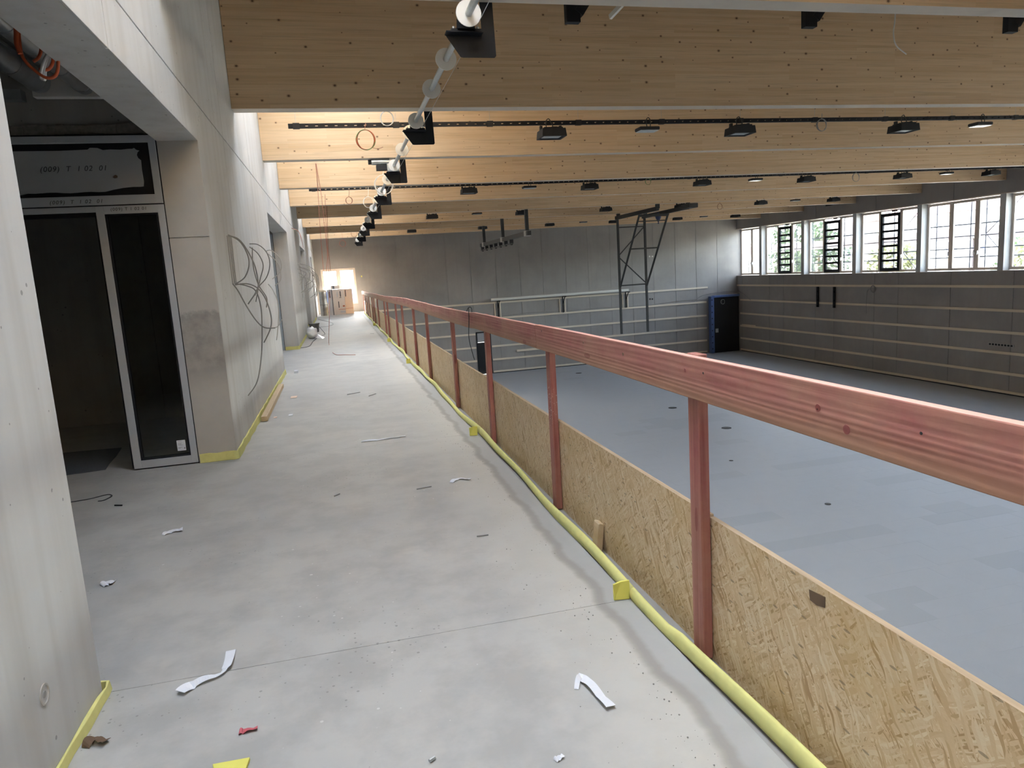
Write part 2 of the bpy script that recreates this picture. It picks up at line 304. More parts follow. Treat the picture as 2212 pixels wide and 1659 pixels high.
# ------------------------------------------------------------------ mesh helpers
COL = scene.collection
class MB:
    def __init__(s): s.v = []; s.f = []; s.mi = []; s.sm = []
    def add(s, v, f, mi=0, sm=False):
        o = len(s.v); s.v += [Vector(p) for p in v]; s.f += [[i+o for i in q] for q in f]; s.mi += [mi]*len(f); s.sm += [sm]*len(f)
    def box(s, a, b, mi=0, top=None, bot=None):
        x0, y0, z0 = a; x1, y1, z1 = b
        v = [(x0, y0, z0), (x1, y0, z0), (x1, y1, z0), (x0, y1, z0), (x0, y0, z1), (x1, y0, z1), (x1, y1, z1), (x0, y1, z1)]
        f = [[0, 3, 2, 1], [4, 5, 6, 7], [0, 1, 5, 4], [1, 2, 6, 5], [2, 3, 7, 6], [3, 0, 4, 7]]
        s.add(v, f, mi)
        if bot is not None: s.mi[-6] = bot
        if top is not None: s.mi[-5] = top
        return s
    def bar(s, p, q, w, h, mi=0, up=(0, 0, 1)):
        p = Vector(p); q = Vector(q); d = (q-p).normalized(); u = Vector(up)
        if abs(d.dot(u)) > 0.98: u = Vector((0, 1, 0))
        a = d.cross(u).normalized()*w/2; b = a.cross(d).normalized()*h/2
        v = [p-a-b, p+a-b, p+a+b, p-a+b, q-a-b, q+a-b, q+a+b, q-a+b]
        s.add(v, [[3, 2, 1, 0], [4, 5, 6, 7], [0, 1, 5, 4], [1, 2, 6, 5], [2, 3, 7, 6], [3, 0, 4, 7]], mi); return s
    def cyl(s, p, q, r, n=12, mi=0, r2=None, cap=True):
        p = Vector(p); q = Vector(q); d = (q-p).normalized(); u = Vector((0, 0, 1)) if abs(d.z) < .9 else Vector((1, 0, 0))
        a = d.cross(u).normalized(); b = d.cross(a); r2 = r if r2 is None else r2
        v = [p+(a*cos(2*pi*i/n)+b*sin(2*pi*i/n))*r for i in range(n)]+[q+(a*cos(2*pi*i/n)+b*sin(2*pi*i/n))*r2 for i in range(n)]
        s.add(v, [[i, (i+1) % n, n+(i+1) % n, n+i] for i in range(n)], mi, True)
        if cap: s.add(v[:n], [list(range(n))[::-1]], mi); s.add(v[n:], [list(range(n))], mi)
        return s
    def tube(s, pts, r, n=6, mi=0, k=6, closed=False):
        P = smooth([Vector(p) for p in pts], k) if k > 1 else [Vector(p) for p in pts]
        pa = None; rings = []
        for i, p in enumerate(P):
            d = (P[min(i+1, len(P)-1)]-P[max(i-1, 0)])
            d = d.normalized() if d.length > 1e-9 else Vector((0, 0, 1))
            if pa is None:
                u = Vector((0, 0, 1)) if abs(d.z) < .9 else Vector((1, 0, 0)); a = d.cross(u).normalized()
            else:
                a = pa-d*pa.dot(d); a = a.normalized() if a.length > 1e-6 else d.orthogonal().normalized()
            pa = a; b = d.cross(a)
            rings.append([p+(a*cos(2*pi*j/n)+b*sin(2*pi*j/n))*r for j in range(n)])
        v = [x for q in rings for x in q]
        f = [[i*n+j, i*n+(j+1) % n, (i+1)*n+(j+1) % n, (i+1)*n+j] for i in range(len(P)-1) for j in range(n)]
        s.add(v, f, mi, True); s.add(rings[0], [list(range(n))[::-1]], mi); s.add(rings[-1], [list(range(n))], mi); return s
    def prism(s, poly, off, mi=0):     # polygon (3D points, planar) extruded by off
        n = len(poly); off = Vector(off); a = [Vector(p) for p in poly]; b = [p+off for p in a]
        s.add(a+b, [list(range(n))[::-1], [n+i for i in range(n)]]+[[i, (i+1) % n, n+(i+1) % n, n+i] for i in range(n)], mi); return s
    def build(s, name, mat, parent=None, bevel=0.0, kind=None, base=None):
        me = bpy.data.meshes.new(name)
        if parent is not None: org = parent['_o'] if '_o' in parent else parent.location; org = Vector(org)
        elif base is not None: org = Vector(base)
        else:
            lo = [min(p[i] for p in s.v) for i in range(3)]; hi = [max(p[i] for p in s.v) for i in range(3)]
            org = Vector(((lo[0]+hi[0])/2, (lo[1]+hi[1])/2, lo[2]))
        me.from_pydata([tuple(p-org) for p in s.v], [], s.f)
        ms = mat if isinstance(mat, (list, tuple)) else [mat]
        for m in ms: me.materials.append(M[m])
        me.polygons.foreach_set('material_index', s.mi); me.polygons.foreach_set('use_smooth', s.sm)
        bm = bmesh.new(); bm.from_mesh(me); bmesh.ops.recalc_face_normals(bm, faces=bm.faces); bm.to_mesh(me); bm.free()
        me.update()
        o = bpy.data.objects.new(name, me); COL.objects.link(o)
        if parent is not None:
            o.parent = parent; wl = ORG[parent.name]; o.location = org-wl if False else (0, 0, 0)
        else: o.location = org
        ORG[o.name] = org
        if bevel:
            bv = o.modifiers.new('bevel', 'BEVEL'); bv.width = bevel; bv.segments = 2; bv.limit_method = 'ANGLE'; bv.angle_limit = radians(40)
        if kind: o['kind'] = kind
        return o
ORG = {}
def smooth(P, k):
    if len(P) < 3: return P
    out = []
    for i in range(len(P)-1):
        p0 = P[max(i-1, 0)]; p1 = P[i]; p2 = P[i+1]; p3 = P[min(i+2, len(P)-1)]
        for j in range(k):
            t = j/k
            out.append(0.5*((2*p1)+(p2-p0)*t+(2*p0-5*p1+4*p2-p3)*t*t+(3*p1-p0-3*p2+p3)*t**3))
    out.append(P[-1]); return out
def tag(o, label, cat, group=None):
    o['label'] = label; o['category'] = cat
    if group: o['group'] = group
    return o
def thing(name, loc, label, cat, group=None):
    o = bpy.data.objects.new(name, None); COL.objects.link(o); o.location = loc; o.empty_display_size = 0.1
    ORG[o.name] = Vector(loc); return tag(o, label, cat, group)
_old_build = MB.build
def _b(s, name, mat, parent=None, **k):
    if parent is not None:
        o = _old_build(s, name, mat, None, base=ORG[parent.name], **k); o.parent = parent; o.location = (0, 0, 0); return o
    return _old_build(s, name, mat, None, **k)
MB.build = _b
def structure(o): o['kind'] = 'structure'; return o
def box(a, b, mi=0, **k): return MB().box(a, b, mi, **k)
def share(src, name, loc_delta, parent):   # another piece with the same mesh, moved by loc_delta from src
    o = bpy.data.objects.new(name, src.data); COL.objects.link(o); o.parent = parent; o.location = src.location+Vector(loc_delta)
    for m in src.modifiers:
        n = o.modifiers.new(m.name, m.type); n.width = m.width; n.segments = m.segments; n.limit_method = m.limit_method; n.angle_limit = m.angle_limit
    ORG[o.name] = ORG[src.name]; return o

# ------------------------------------------------------------------ main measures
XL = -1.08; XL2 = -1.42; XR = 24.47; YF = 40.0; YB = -4.0; HZ = -4.17; ZD = 5.5; ZB = 3.87; BT = 0.22; BS = 3.92; B0 = 6.0
by = lambda k: B0+BS*k                 # front face of beam k

# ================================================================== SETTING
# gallery floor: screed fields with cut joints
fl = structure(box((-6.0, YB, -0.32), (1.42, YF, -0.011)).build('floor', 'conc_dark'))
ys = [YB, -0.9, 3.0, 6.92, 10.85, 14.7, 18.6, 22.5, 26.4, 30.3, 34.2, 37.4, YF]
for a, b in zip(ys, ys[1:]):
    box((-6.0, a+0.0015, -0.010), (1.24, b-0.0015, 0.0)).build('screed_field', 'screed', fl)
# hall floor with loose laid sheets
hf = structure(box((1.42, YB, HZ-0.25), (XR+0.4, YF, HZ-0.012)).build('floor_hall', 'hall_gap'))
sheets = []
row = 0; y = YB
while y < YF-0.05:
    x = 1.44-(0.5 if row % 2 else 0.0)+0.26*(row % 3 == 2)
    while x < XR:
        x0, x1 = max(x, 1.44), min(x+1.03, XR); y1 = min(y+0.52, YF)
        if x1-x0 > 0.05: sheets.append((x0, y, x1, y1, random.random()))
        x += 1.03
    y += 0.52; row += 1
def seen(s):
    v = Vector(((s[0]+s[2])/2, (s[1]+s[3])/2, HZ))-Vector((0, 0, CH)); d = v.dot(_f)
    if d < 0.5: return False
    px, py = 1106+FPX*v.dot(_r)/d, 829.5-FPX*v.dot(_u)/d
    return px < 2260 and 640 < py < 1680 and ((s[0]+s[2])/2 > 1.0)
special = {}
def near(s, x, y): return s[0] <= x < s[2] and s[1] <= y < s[3]
darkpts = [(12.8, 14.2), (12.2, 11.7), (13.2, 11.7), (12.8, 12.2), (8.5, 11.9), (9.6, 11.9), (10.7, 11.9), (11.7, 16.4), (12.7, 16.4), (13.7, 16.4), (14.8, 16.4), (15.8, 16.4),
           (10.4, 22.6), (11.4, 22.6), (12.4, 22.6), (10.9, 23.2), (11.9, 23.2), (12.9, 23.2), (11.4, 23.8), (9.9, 22.0), (11.0, 22.0), (9.0, 9.2), (7.6, 13.3), (8.6, 13.3), (11.3, 9.4)]
vis = sorted([s for s in sheets if seen(s)], key=lambda s: (s[0]**2+s[1]**2)); near300 = set(vis[:300])
rest = MB()
for s in sheets:
    dk = any(near(s, *p) for p in darkpts) or s[4] > 0.985
    z = HZ-0.0005+0.001*((s[4]*37) % 1)
    if s in near300: box((s[0]+.0006, s[1]+.0006, HZ-.012), (s[2]-.0006, s[3]-.0006, z)).build('floor_sheet', 'hallsheet_b' if dk else 'hallsheet', hf)
    else: rest.box((s[0]+.0006, s[1]+.0006, HZ-.012), (s[2]-.0006, s[3]-.0006, z), 1 if dk else 0)
rest.build('floor_sheets', ['hallsheet', 'hallsheet_b'], hf, kind='stuff')

# left wall: concrete core with openings and cast panels with joints
ROP = [(2.97, 7.03), (13.6, 18.72), (25.2, 28.95), (34.9, 36.6)]; ZO = 2.94
core = MB(); yy = YB
for a, b in ROP: core.box((XL2, yy, 0), (XL-.015, a, ZO)); yy = b
core.box((XL2, yy, 0), (XL-.015, YF, ZO)); core.box((XL2, YB, ZO), (XL-.015, YF, ZD))
wl = structure(core.build('wall_left', 'conc_left'))
G = 0.006
js = [YB, -1.0, 1.7, 4.46, 8.75, 11.4, 14.1, 16.8, 19.6, 22.3, 25.0, 27.7, 30.4, 33.1, 35.8, 38.2, YF]
def lpanel(y0, y1, z0, z1): box((XL-.0149, y0+G, z0+G), (XL, y1-G, z1-G)).build('wall_panel', 'conc_left', wl, bevel=0.002)
for a, b in zip(js, js[1:]):
    lpanel(a, b, 3.3, ZD)
    segs = [(a, b)]
    for p, q in ROP:
        nx = []
        for s, e in segs:
            if q <= s or p >= e: nx.append((s, e)); continue
            if s < p: nx.append((s, p+G))
            if e > q: nx.append((q-G, e))
        segs = nx
    for s, e in segs: lpanel(s, e, 0, 3.3)
    for p, q in ROP:
        s, e = max(a, p-G if p > a else a), min(b, q+G if q < b else b)
        if e-s > 0.05: lpanel(s, e, ZO-G, 3.3)
# jamb facing the camera at the first opening is cast in two lifts
box((XL2, 7.018, 2.10), (XL-.001, 7.03, ZO)).build('jamb_panel', 'conc_jamb', wl)
box((XL2, 7.016, 0), (XL-.001, 7.03, 2.09)).build('jamb_panel', 'conc_jamb', wl)

p = ox(95, 1500, XL)
m = MB(); n = 20
for i in range(n):
    a0, a1 = 2*pi*i/n, 2*pi*(i+1)/n
    m.add([(XL+.0003, p.y+r_*cos(a), p.z+r_*sin(a)) for a, r_ in ((a0, .030), (a1, .030), (a1, .036), (a0, .036))]+[(XL+.004, p.y+r_*cos(a), p.z+r_*sin(a)) for a, r_ in ((a0, .030), (a1, .030), (a1, .036), (a0, .036))], [[4, 5, 6, 7], [0, 1, 5, 4], [2, 3, 7, 6], [1, 2, 6, 5], [3, 0, 4, 7], [0, 3, 2, 1]])
m.build('anchor_ring', 'conc_jamb', wl); MB().cyl((XL+.0003, p.y, p.z), (XL+.003, p.y, p.z), .012, 12).build('anchor_plug', 'conc_dark', wl)
# lobby rooms behind the left wall
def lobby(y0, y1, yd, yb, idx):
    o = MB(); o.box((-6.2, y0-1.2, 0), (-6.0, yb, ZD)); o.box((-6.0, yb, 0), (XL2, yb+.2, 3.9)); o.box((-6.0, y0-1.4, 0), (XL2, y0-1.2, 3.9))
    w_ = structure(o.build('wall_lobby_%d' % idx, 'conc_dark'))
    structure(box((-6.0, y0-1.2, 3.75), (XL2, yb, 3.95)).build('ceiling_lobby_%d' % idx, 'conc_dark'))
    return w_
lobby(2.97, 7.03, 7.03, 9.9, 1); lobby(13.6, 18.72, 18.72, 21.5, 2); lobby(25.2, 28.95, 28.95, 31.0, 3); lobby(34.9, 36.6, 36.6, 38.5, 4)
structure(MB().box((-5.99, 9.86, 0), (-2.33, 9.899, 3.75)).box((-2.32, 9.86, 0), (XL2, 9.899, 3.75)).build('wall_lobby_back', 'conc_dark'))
# wall over the glazed screen with the ragged mortar bed
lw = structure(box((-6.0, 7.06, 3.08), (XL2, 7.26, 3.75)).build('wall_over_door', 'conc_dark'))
mm = MB(); px_ = -6.0
while px_ < XL2-.02:
    wd = random.uniform(.05, .14); mm.box((px_, 7.02+random.uniform(0, .03), 3.0+random.uniform(0, .012)), (min(px_+wd, XL2), 7.2, 3.085+random.uniform(-.01, .012))); px_ += wd
mm.build('mortar_bed', 'mastic', lw)
box((-2.18, 6.55, 3.20), (XL2-.01, 6.63, 3.74)).build('bulkhead_panel', 'conc_left', lw, bevel=.004)
box((-2.52, 6.75, 3.23), (-2.33, 6.85, 3.31)).build('vent_grille', 'duct', lw)

# far wall
DX0, DX1, DZ1 = 7.55, 8.42, -1.68
WX0, WX1, WZ0, WZ1 = -0.76, 1.07, 0.44, 2.39
fx = [XL2-3, -0.92, 0.51, 1.93, 3.36, 4.71, 6.1, 7.5, 8.98, 10.4, 11.77, 13.19, 14.6, 16.0, 17.4, 18.8, 20.25, 21.66, 23.1, XR+.4]
c = MB(); y0, y1 = YF+.015, YF+.35
c.box((-7, y0, -0.3), (WX0, y1, ZD+.3)); c.box((WX1, y0, HZ-.3), (DX0, y1, ZD+.3)); c.box((WX0, y0, -.3), (WX1, y1, WZ0)); c.box((WX0, y0, WZ1), (WX1, y1, ZD+.3))
c.box((DX0, y0, DZ1), (DX1, y1, ZD+.3)); c.box((DX1, y0, HZ-.3), (XR+.4, y1, ZD+.3)); c.box((-1.5, y0, HZ-.3), (WX1, y1, -.3))
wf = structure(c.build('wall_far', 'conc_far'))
def cut(rect, holes):
    R = [rect]
    for hx0, hx1, hz0, hz1 in holes:
        out = []
        for (a, b, c_, d) in R:
            if hx0 >= b or hx1 <= a or hz0 >= d or hz1 <= c_: out.append((a, b, c_, d)); continue
            if hx0 > a: out.append((a, hx0, c_, d))
            if hx1 < b: out.append((hx1, b, c_, d))
            m0, m1 = max(a, hx0), min(b, hx1)
            if hz0 > c_: out.append((m0, m1, c_, hz0))
            if hz1 < d: out.append((m0, m1, hz1, d))
        R = out
    return R
GF = 0.014
for a, b in zip(fx, fx[1:]):
    for z0, z1 in ((HZ if a > 1 else 0.0, 3.43), (3.43, ZD)):
        p = MB()
        for r in cut((max(a, -1.4)+GF, b-GF, z0+GF, z1-GF), [(WX0, WX1, WZ0, WZ1), (DX0, DX1, HZ, DZ1)]):
            if r[1]-r[0] > .02 and r[3]-r[2] > .02: p.box((r[0], YF, r[2]), (r[1], YF+.0149, r[3]))
        if p.v: p.build('wall_panel', 'conc_far', wf)

# right wall with window bays
ZS, ZH = 0.56, 3.36; CD = 0.36
cy = [by(k)-0.03 for k in range(-2, 9)]     # window columns, 0.24 wide
c = MB(); x0, x1 = XR+.015, XR+CD+.14
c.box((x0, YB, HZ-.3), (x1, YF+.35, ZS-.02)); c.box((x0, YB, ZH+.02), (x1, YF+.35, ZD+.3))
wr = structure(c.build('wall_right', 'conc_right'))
ry = [YB, -1.3, 1.5, 4.3, 7.1, 9.9, 12.75, 15.55, 18.35, 21.17, 23.97, 26.77, 28.23, 31.01, 32.46, 35.2, 36.57, 39.4, YF]
for a, b in zip(ry, ry[1:]):
    box((XR, a+GF, HZ), (XR+.0149, b-GF, ZS-.03)).build('wall_panel', 'conc_right', wr)
for a, b in zip(ry[::2], ry[2::2]):
    box((XR, a+GF, ZH+.03), (XR+.0149, b-GF, ZD)).build('wall_panel', 'conc_right', wr)
for y in cy: box((XR, y, ZS-.02), (XR+CD+.1, y+.25, ZH+.02)).build('window_column', 'conc_left', wr, bevel=.006)
structure(box((XR-.02, YB, ZS-.035), (XR+CD, YF, ZS-.0205)).build('trim_1', 'window_wood'))
structure(box((XR-.02, YB, ZH+.0205), (XR+CD, YF, ZH+.045)).build('trim_2', 'window_wood'))

def portal(loc, rot, sx, sy):
    l = bpy.data.lights.new('sky_portal', 'AREA'); l.shape = 'RECTANGLE'; l.size = sx; l.size_y = sy
    l.cycles.is_portal = True; o = bpy.data.objects.new('sky_portal', l); COL.objects.link(o); o.location = loc; o.rotation_euler = rot
def pane_x(par, x, ya, yb, za, zb, fw, black=False, slats=0, handle=None, deep=.07):
    fm = 'black' if black else 'window_wood'
    s = MB().box((x, ya, za), (x+deep, ya+fw, zb)).box((x, yb-fw, za), (x+deep, yb, zb)).box((x, ya+fw, za), (x+deep, yb-fw, za+fw)).box((x, ya+fw, zb-fw), (x+deep, yb-fw, zb))
    so = s.build('sash', fm, par, bevel=.004)
    box((x+.03, ya+fw-.01, za+fw-.01), (x+.04, yb-fw+.01, zb-fw+.01)).build('pane', 'glass', so)
    for i in range(slats):
        z = za+fw+(zb-za-2*fw)*(i+1)/(slats+1); box((x-.005, ya+fw, z-.05), (x+.03, yb-fw, z+.05)).build('louvre_bar', 'black', so)
    if handle is not None:
        h_ = MB().box((x-.018, handle-.014, 1.20), (x, handle+.014, 1.34)).box((x-.05, handle-.012, 1.30), (x-.018, handle+.012, 1.325)).box((x-.055, handle-.012, 1.17), (x-.035, handle+.012, 1.325))
        h_.build('handle', 'handle', so)
wi = 1
bounds = [(cy[i]+.25, cy[i+1]) for i in range(len(cy)-1)]+[(cy[-1]+.25, YF)]
bounds.insert(0, (YB, cy[0]))
for ya, yb in bounds:
    x = XR+CD-.06
    par = bpy.data.objects.new('window_%d' % wi, None); COL.objects.link(par); par.location = (x, ya, ZS); ORG[par.name] = Vector((x, ya, ZS)); structure(par)
    f = MB(); q = .05
    f.box((x-.01, ya+.001, ZS), (x+.08, ya+q, ZH)).box((x-.01, yb-q, ZS), (x+.08, yb-.001, ZH)).box((x-.01, ya+q, ZS), (x+.08, yb-q, ZS+q)).box((x-.01, ya+q, ZH-q), (x+.08, yb-q, ZH))
    n = 3 if yb-ya > 3 else 2
    wd = (yb-ya-2*q-(n-1)*.10)/n
    for i in range(1, n):
        ym = ya+q+i*wd+(i-1)*.10; f.box((x-.01, ym, ZS+q), (x+.08, ym+.10, ZH-q))
    f.build('window_frame', 'window_wood', par, bevel=.004)
    vent = n == 3 and ya > 25
    for i in range(n):
        p0 = ya+q+i*(wd+.10); p1 = p0+wd
        if vent and i == 1: pane_x(par, x-.02, p0-.03, p1+.03, ZS+q, ZH-q-.10, .14, True, 6, deep=.09)
        else: pane_x(par, x, p0, p1, ZS+q, ZH-q, .055, handle=(p1-.03 if i == 0 else p0+.03))
    if vent: box((x-.05, (ya+yb)/2-.42, ZH-.10), (x-.01, (ya+yb)/2-.12, ZH-.05)).build('opener_motor', 'black', par)
    portal((XR+.75, (ya+yb)/2, (ZS+ZH)/2), (0, radians(90), 0), ZH-ZS, yb-ya)
    wi += 1
# window at the end of the gallery
par = bpy.data.objects.new('window_%d' % wi, None); COL.objects.link(par); par.location = (WX0, YF, WZ0); ORG[par.name] = Vector((WX0, YF, WZ0)); structure(par)
f = MB(); a, b, q, y = WX0, WX1, .07, YF+.02
f.box((a, y-.03, WZ0), (a+q, y+.07, WZ1)).box((b-q, y-.03, WZ0), (b, y+.07, WZ1)).box((a+q, y-.03, WZ0), (b-q, y+.07, WZ0+q)).box((a+q, y-.03, WZ1-q), (b-q, y+.07, WZ1)).box((.09, y-.02, WZ0+q), (.21, y+.07, WZ1-q))
f.build('window_frame', 'window_wood', par, bevel=.004)
for p0, p1 in ((a+q, .09), (.21, b-q)):
    s = MB(); e = .05
    s.box((p0, y, WZ0+q), (p0+e, y+.06, WZ1-q)).box((p1-e, y, WZ0+q), (p1, y+.06, WZ1-q)).box((p0+e, y, WZ0+q), (p1-e, y+.06, WZ0+q+e)).box((p0+e, y, WZ1-q-e), (p1-e, y+.06, WZ1-q))
    so = s.build('sash', 'window_wood', par); box((p0+e-.01, y+.025, WZ0+q+e-.01), (p1-e+.01, y+.035, WZ1-q-e+.01)).build('pane', 'glass', so)
portal(((WX0+WX1)/2, YF+.45, (WZ0+WZ1)/2), (radians(-90), 0, 0), WX1-WX0, WZ1-WZ0)

# closing wall behind the photographer and roof deck with skylights over the gallery bays
structure(box((-6.2, YB-.3, HZ-.3), (XR+.4, YB, ZD+.3)).build('wall_back', 'conc_far'))
structure(box((1.20, YB, HZ), (1.41, YF, -.321)).build('wall_gallery_edge', 'conc_far'))
SKX0, SKX1 = -0.55, 1.35; SKB = [-2, -1, 1, 2, 3, 5, 7]
d = MB(); yc = YB-.3
d.box((XL2, YB-.3, ZD), (SKX0, YF+.3, ZD+.25)); d.box((SKX1, YB-.3, ZD), (XR+.5, YF+.3, ZD+.25))
for k in SKB:
    a, b = by(k)+BT+.45, by(k+1)-.45
    d.box((SKX0, yc, ZD), (SKX1, a, ZD+.25)); yc = b
d.box((SKX0, yc, ZD), (SKX1, YF+.3, ZD+.25))
ce = structure(d.build('ceiling', 'deck'))
for k in SKB:
    a, b = by(k)+BT+.45, by(k+1)-.45
    r_ = MB().box((SKX0, a, ZD+.25), (SKX0+.06, b, ZD+.55)).box((SKX1-.06, a, ZD+.25), (SKX1, b, ZD+.55)).box((SKX0+.06, a, ZD+.25), (SKX1-.06, a+.06, ZD+.55)).box((SKX0+.06, b-.06, ZD+.25), (SKX1-.06, b, ZD+.55))
    cu = r_.build('skylight_curb', 'white_plastic', ce)
    box((SKX0+.02, a+.02, ZD+.55), (SKX1-.02, b-.02, ZD+.565)).build('skylight_pane', 'glass', cu)
    portal(((SKX0+SKX1)/2, (a+b)/2, ZD+.7), (0, 0, 0), SKX1-SKX0, b-a)
structure(box((-6.2, YB-.3, ZD+.0), (XL2-.001, YF+.35, ZD+.25)).build('ceiling_lobby', 'conc_dark'))

# ================================================================== BEAMS
ordn = ['nearest', 'second', 'third', 'fourth', 'fifth', 'sixth', 'seventh', 'eighth', 'ninth']
lb = ['glulam beam cut by the top edge of the photo', 'deep knotty glulam beam, the largest and shaded one at the top', 'sunlit glulam beam behind the first light rail', 'fourth glulam beam from the camera, with the motor bracket in front',
      'fifth glulam beam from the camera, behind the second light rail', 'sixth glulam beam from the camera, shaded at its left end', 'seventh glulam beam from the camera, bright at its left end', 'eighth glulam beam from the camera, second to last before the far wall', 'last glulam beam, directly in front of the far concrete wall']
for k in range(-2, 9):
    m = MB().box((XL-.012 if False else XL+.002, by(k), ZB), (XR-.002, by(k)+BT, ZD-.002), 0, bot=1)
    o = m.build('glulam_beam', ['glulam', 'glulam_under'], bevel=.006)
    tag(o, lb[k] if k >= 0 else ('glulam roof beam just behind the photographer' if k == -1 else 'second glulam roof beam behind the photographer'), 'beam', 'glulam roof beams')

# ================================================================== GLAZED SCREEN IN THE FIRST OPENING
yd = 7.035
t = thing('glazed_door_screen', (-2.3, yd, 0), 'grey framed dark glass door screen with torn transom panel in the left opening', 'door')
fr = MB(); d0, d1 = yd-.03, yd+.045; XA = -3.3
fr.box((XA, d0, 2.93), (-1.43, d1, 2.99)).box((-1.49, d0, 2.405), (-1.43, d1, 2.93)).box((XA, d0, 2.405), (-1.49, d1, 2.485)).box((XA, d0, 2.485), (XA+.07, d1, 2.93))
fr.build('transom_frame', 'alu', t, bevel=.003)
fr = MB(); fr.box((-1.485, d0, .012), (-1.428, d1, 2.395)).box((-1.985, d0, .012), (-1.92, d1, 2.395)).box((-1.92, d0, .012), (-1.485, d1, .085)).box((-1.92, d0, 2.325), (-1.485, d1, 2.395)).box((XA, d0, 2.345), (-1.985, d1, 2.395))
fr.build('door_frame', 'alu', t, bevel=.003)
g = MB(); g.box((-1.43, d0+.01, 0), (-1.4201, d1, 3.0)).box((XA, d0+.01, 2.99), (-1.43, d1, 3.003)).box((XA, d0+.01, 2.395), (-1.43, d1, 2.405)).box((-1.988, d0+.02, 0), (-1.43, d1, .012))
g.box((-1.92, d0+.012, .085), (-1.905, d1, 2.325)).box((-1.50, d0+.012, .085), (-1.485, d1, 2.325)).box((-1.905, d0+.012, .085), (-1.50, d1, .1)).box((-1.905, d0+.012, 2.31), (-1.50, d1, 2.325)).box((XA, d0+.012, 2.31), (-1.985, d1, 2.345)).box((-2.0, d0+.012, .02), (-1.985, d1, 2.345))
g.build('gasket', 'gasket', t)
gl = box((-1.906, yd, .099), (-1.499, yd+.012, 2.311)).build('side_glass', 'glass_dark', t)
box((XA, yd-.005, 2.484), (-1.489, yd+.02, 2.931)).build('transom_backing', 'gasket', t)
# panel with torn film edge
pts = [(-3.24, 2.515), (-2.9, 2.512)]; x = -2.55
while x < -1.86: pts.append((x, 2.517+random.uniform(-.007, .007)+.010*(x+2.55))); x += .055
pts += [(-1.82, 2.535), (-1.74, 2.548), (-1.66, 2.554), (-1.60, 2.553), (-1.575, 2.556), (-1.568, 2.60), (-1.571, 2.70), (-1.567, 2.78), (-1.588, 2.80), (-1.596, 2.825), (-1.586, 2.85), (-1.57, 2.862), (-1.592, 2.868), (-1.61, 2.885), (-1.625, 2.878), (-1.66, 2.878), (-1.72, 2.872), (-1.80, 2.876), (-1.86, 2.872), (-1.9, 2.89), (-1.96, 2.893), (-1.98, 2.878), (-2.2, 2.872), (-2.6, 2.875), (-3.24, 2.875)]
MB().prism([(p[0], yd-.012, p[1]) for p in pts], (0, .006, 0)).build('torn_panel', 'panel_grey', t)
MB().prism([(-1.80, yd-.0125, 2.655), (-1.785, yd-.0125, 2.66), (-1.772, yd-.0125, 2.65), (-1.775, yd-.0125, 2.635), (-1.80, yd-.0125, 2.632), (-1.812, yd-.0125, 2.64)], (0, -.004, 0)).build('glue_spot', 'leaf_brown', t)
def text(body, loc, size, par, mat, name='handwriting', shear=0.25, sp=1.05, rot=(pi/2, 0, 0)):
    cu = bpy.data.curves.new(name, 'FONT'); cu.body = body; cu.size = size; cu.shear = shear; cu.space_character = sp; cu.extrude = 0.0004
    ob = bpy.data.objects.new(name+'_tmp', cu); COL.objects.link(ob); ob.rotation_euler = rot; ob.location = loc
    bpy.context.view_layer.update()
    me = bpy.data.meshes.new_from_object(ob.evaluated_get(bpy.context.evaluated_depsgraph_get())); me.transform(ob.matrix_world)
    bpy.data.objects.remove(ob); me.transform(Matrix.Translation(-ORG[par.name])); me.materials.clear(); me.materials.append(M[mat])
    o = bpy.data.objects.new(name, me); COL.objects.link(o); o.parent = par; o['kind'] = 'stuff'; return o
text('(009)  T  1 02  01', (-2.375, yd-.0135, 2.70), .062, t, 'ink', sp=1.15)
text('(009)  T  1 02  01', (-2.335, d0-.001, 2.424), .045, t, 'ink', sp=1.25)
text('(009) T 1 02 01', (-1.865, d0-.001, 2.352), .038, t, 'ink', shear=.1, sp=1.2)
st = box((-1.60, yd-.003, .135), (-1.525, yd-.0005, .235)).build('sticker', 'paper', t)
sk = MB()
for z in (.222, .205, .196, .187, .165, .158): sk.box((-1.592, yd-.0038, z), (-1.592+random.uniform(.02, .045), yd-.003, z+.003))
sk.box((-1.541, yd-.0038, .150), (-1.530, yd-.0038+.001, .165)); sk.build('print', 'sticker_ink', st)
# narrow frames of the screens in the other openings
for y_, lab in ((18.72, 'narrow blue grey door frame in the second opening of the left wall'), (28.95, 'door frame in the third opening of the left wall')):
    t = thing('door_screen', (-2.0, y_, 0), lab, 'door', 'screens in the further openings')
    MB().box((-1.49, y_-.03, 0), (-1.43, y_+.04, 2.9)).box((-3.3, y_-.03, 2.84), (-1.49, y_+.04, 2.9)).box((-3.3, y_-.03, 2.3), (-1.49, y_+.04, 2.38)).box((-2.02, y_-.03, 0), (-1.96, y_+.04, 2.3)).build('door_frame', 'alu_dim', t)
    box((-1.96, y_, .01), (-1.49, y_+.01, 2.3)).build('side_glass', 'glass_dark', t); box((-3.3, y_, 2.38), (-1.49, y_+.01, 2.84)).build('transom_panel', 'gasket', t)
    box((-1.43, y_-.028, 0), (-1.4201, y_+.04, 2.92)).build('gasket', 'gasket', t)
# felt mat on the lobby floor
poly = [oz(70, 988), oz(140, 979), oz(263, 968), oz(252, 985), oz(236, 1003), oz(228, 1015), oz(145, 1027), oz(60, 1033)]
tag(MB().prism([(p.x, p.y, .001) for p in poly], (0, 0, .006)).build('floor_mat', 'felt'), 'dark grey felt mat on the floor behind the open door', 'mat')
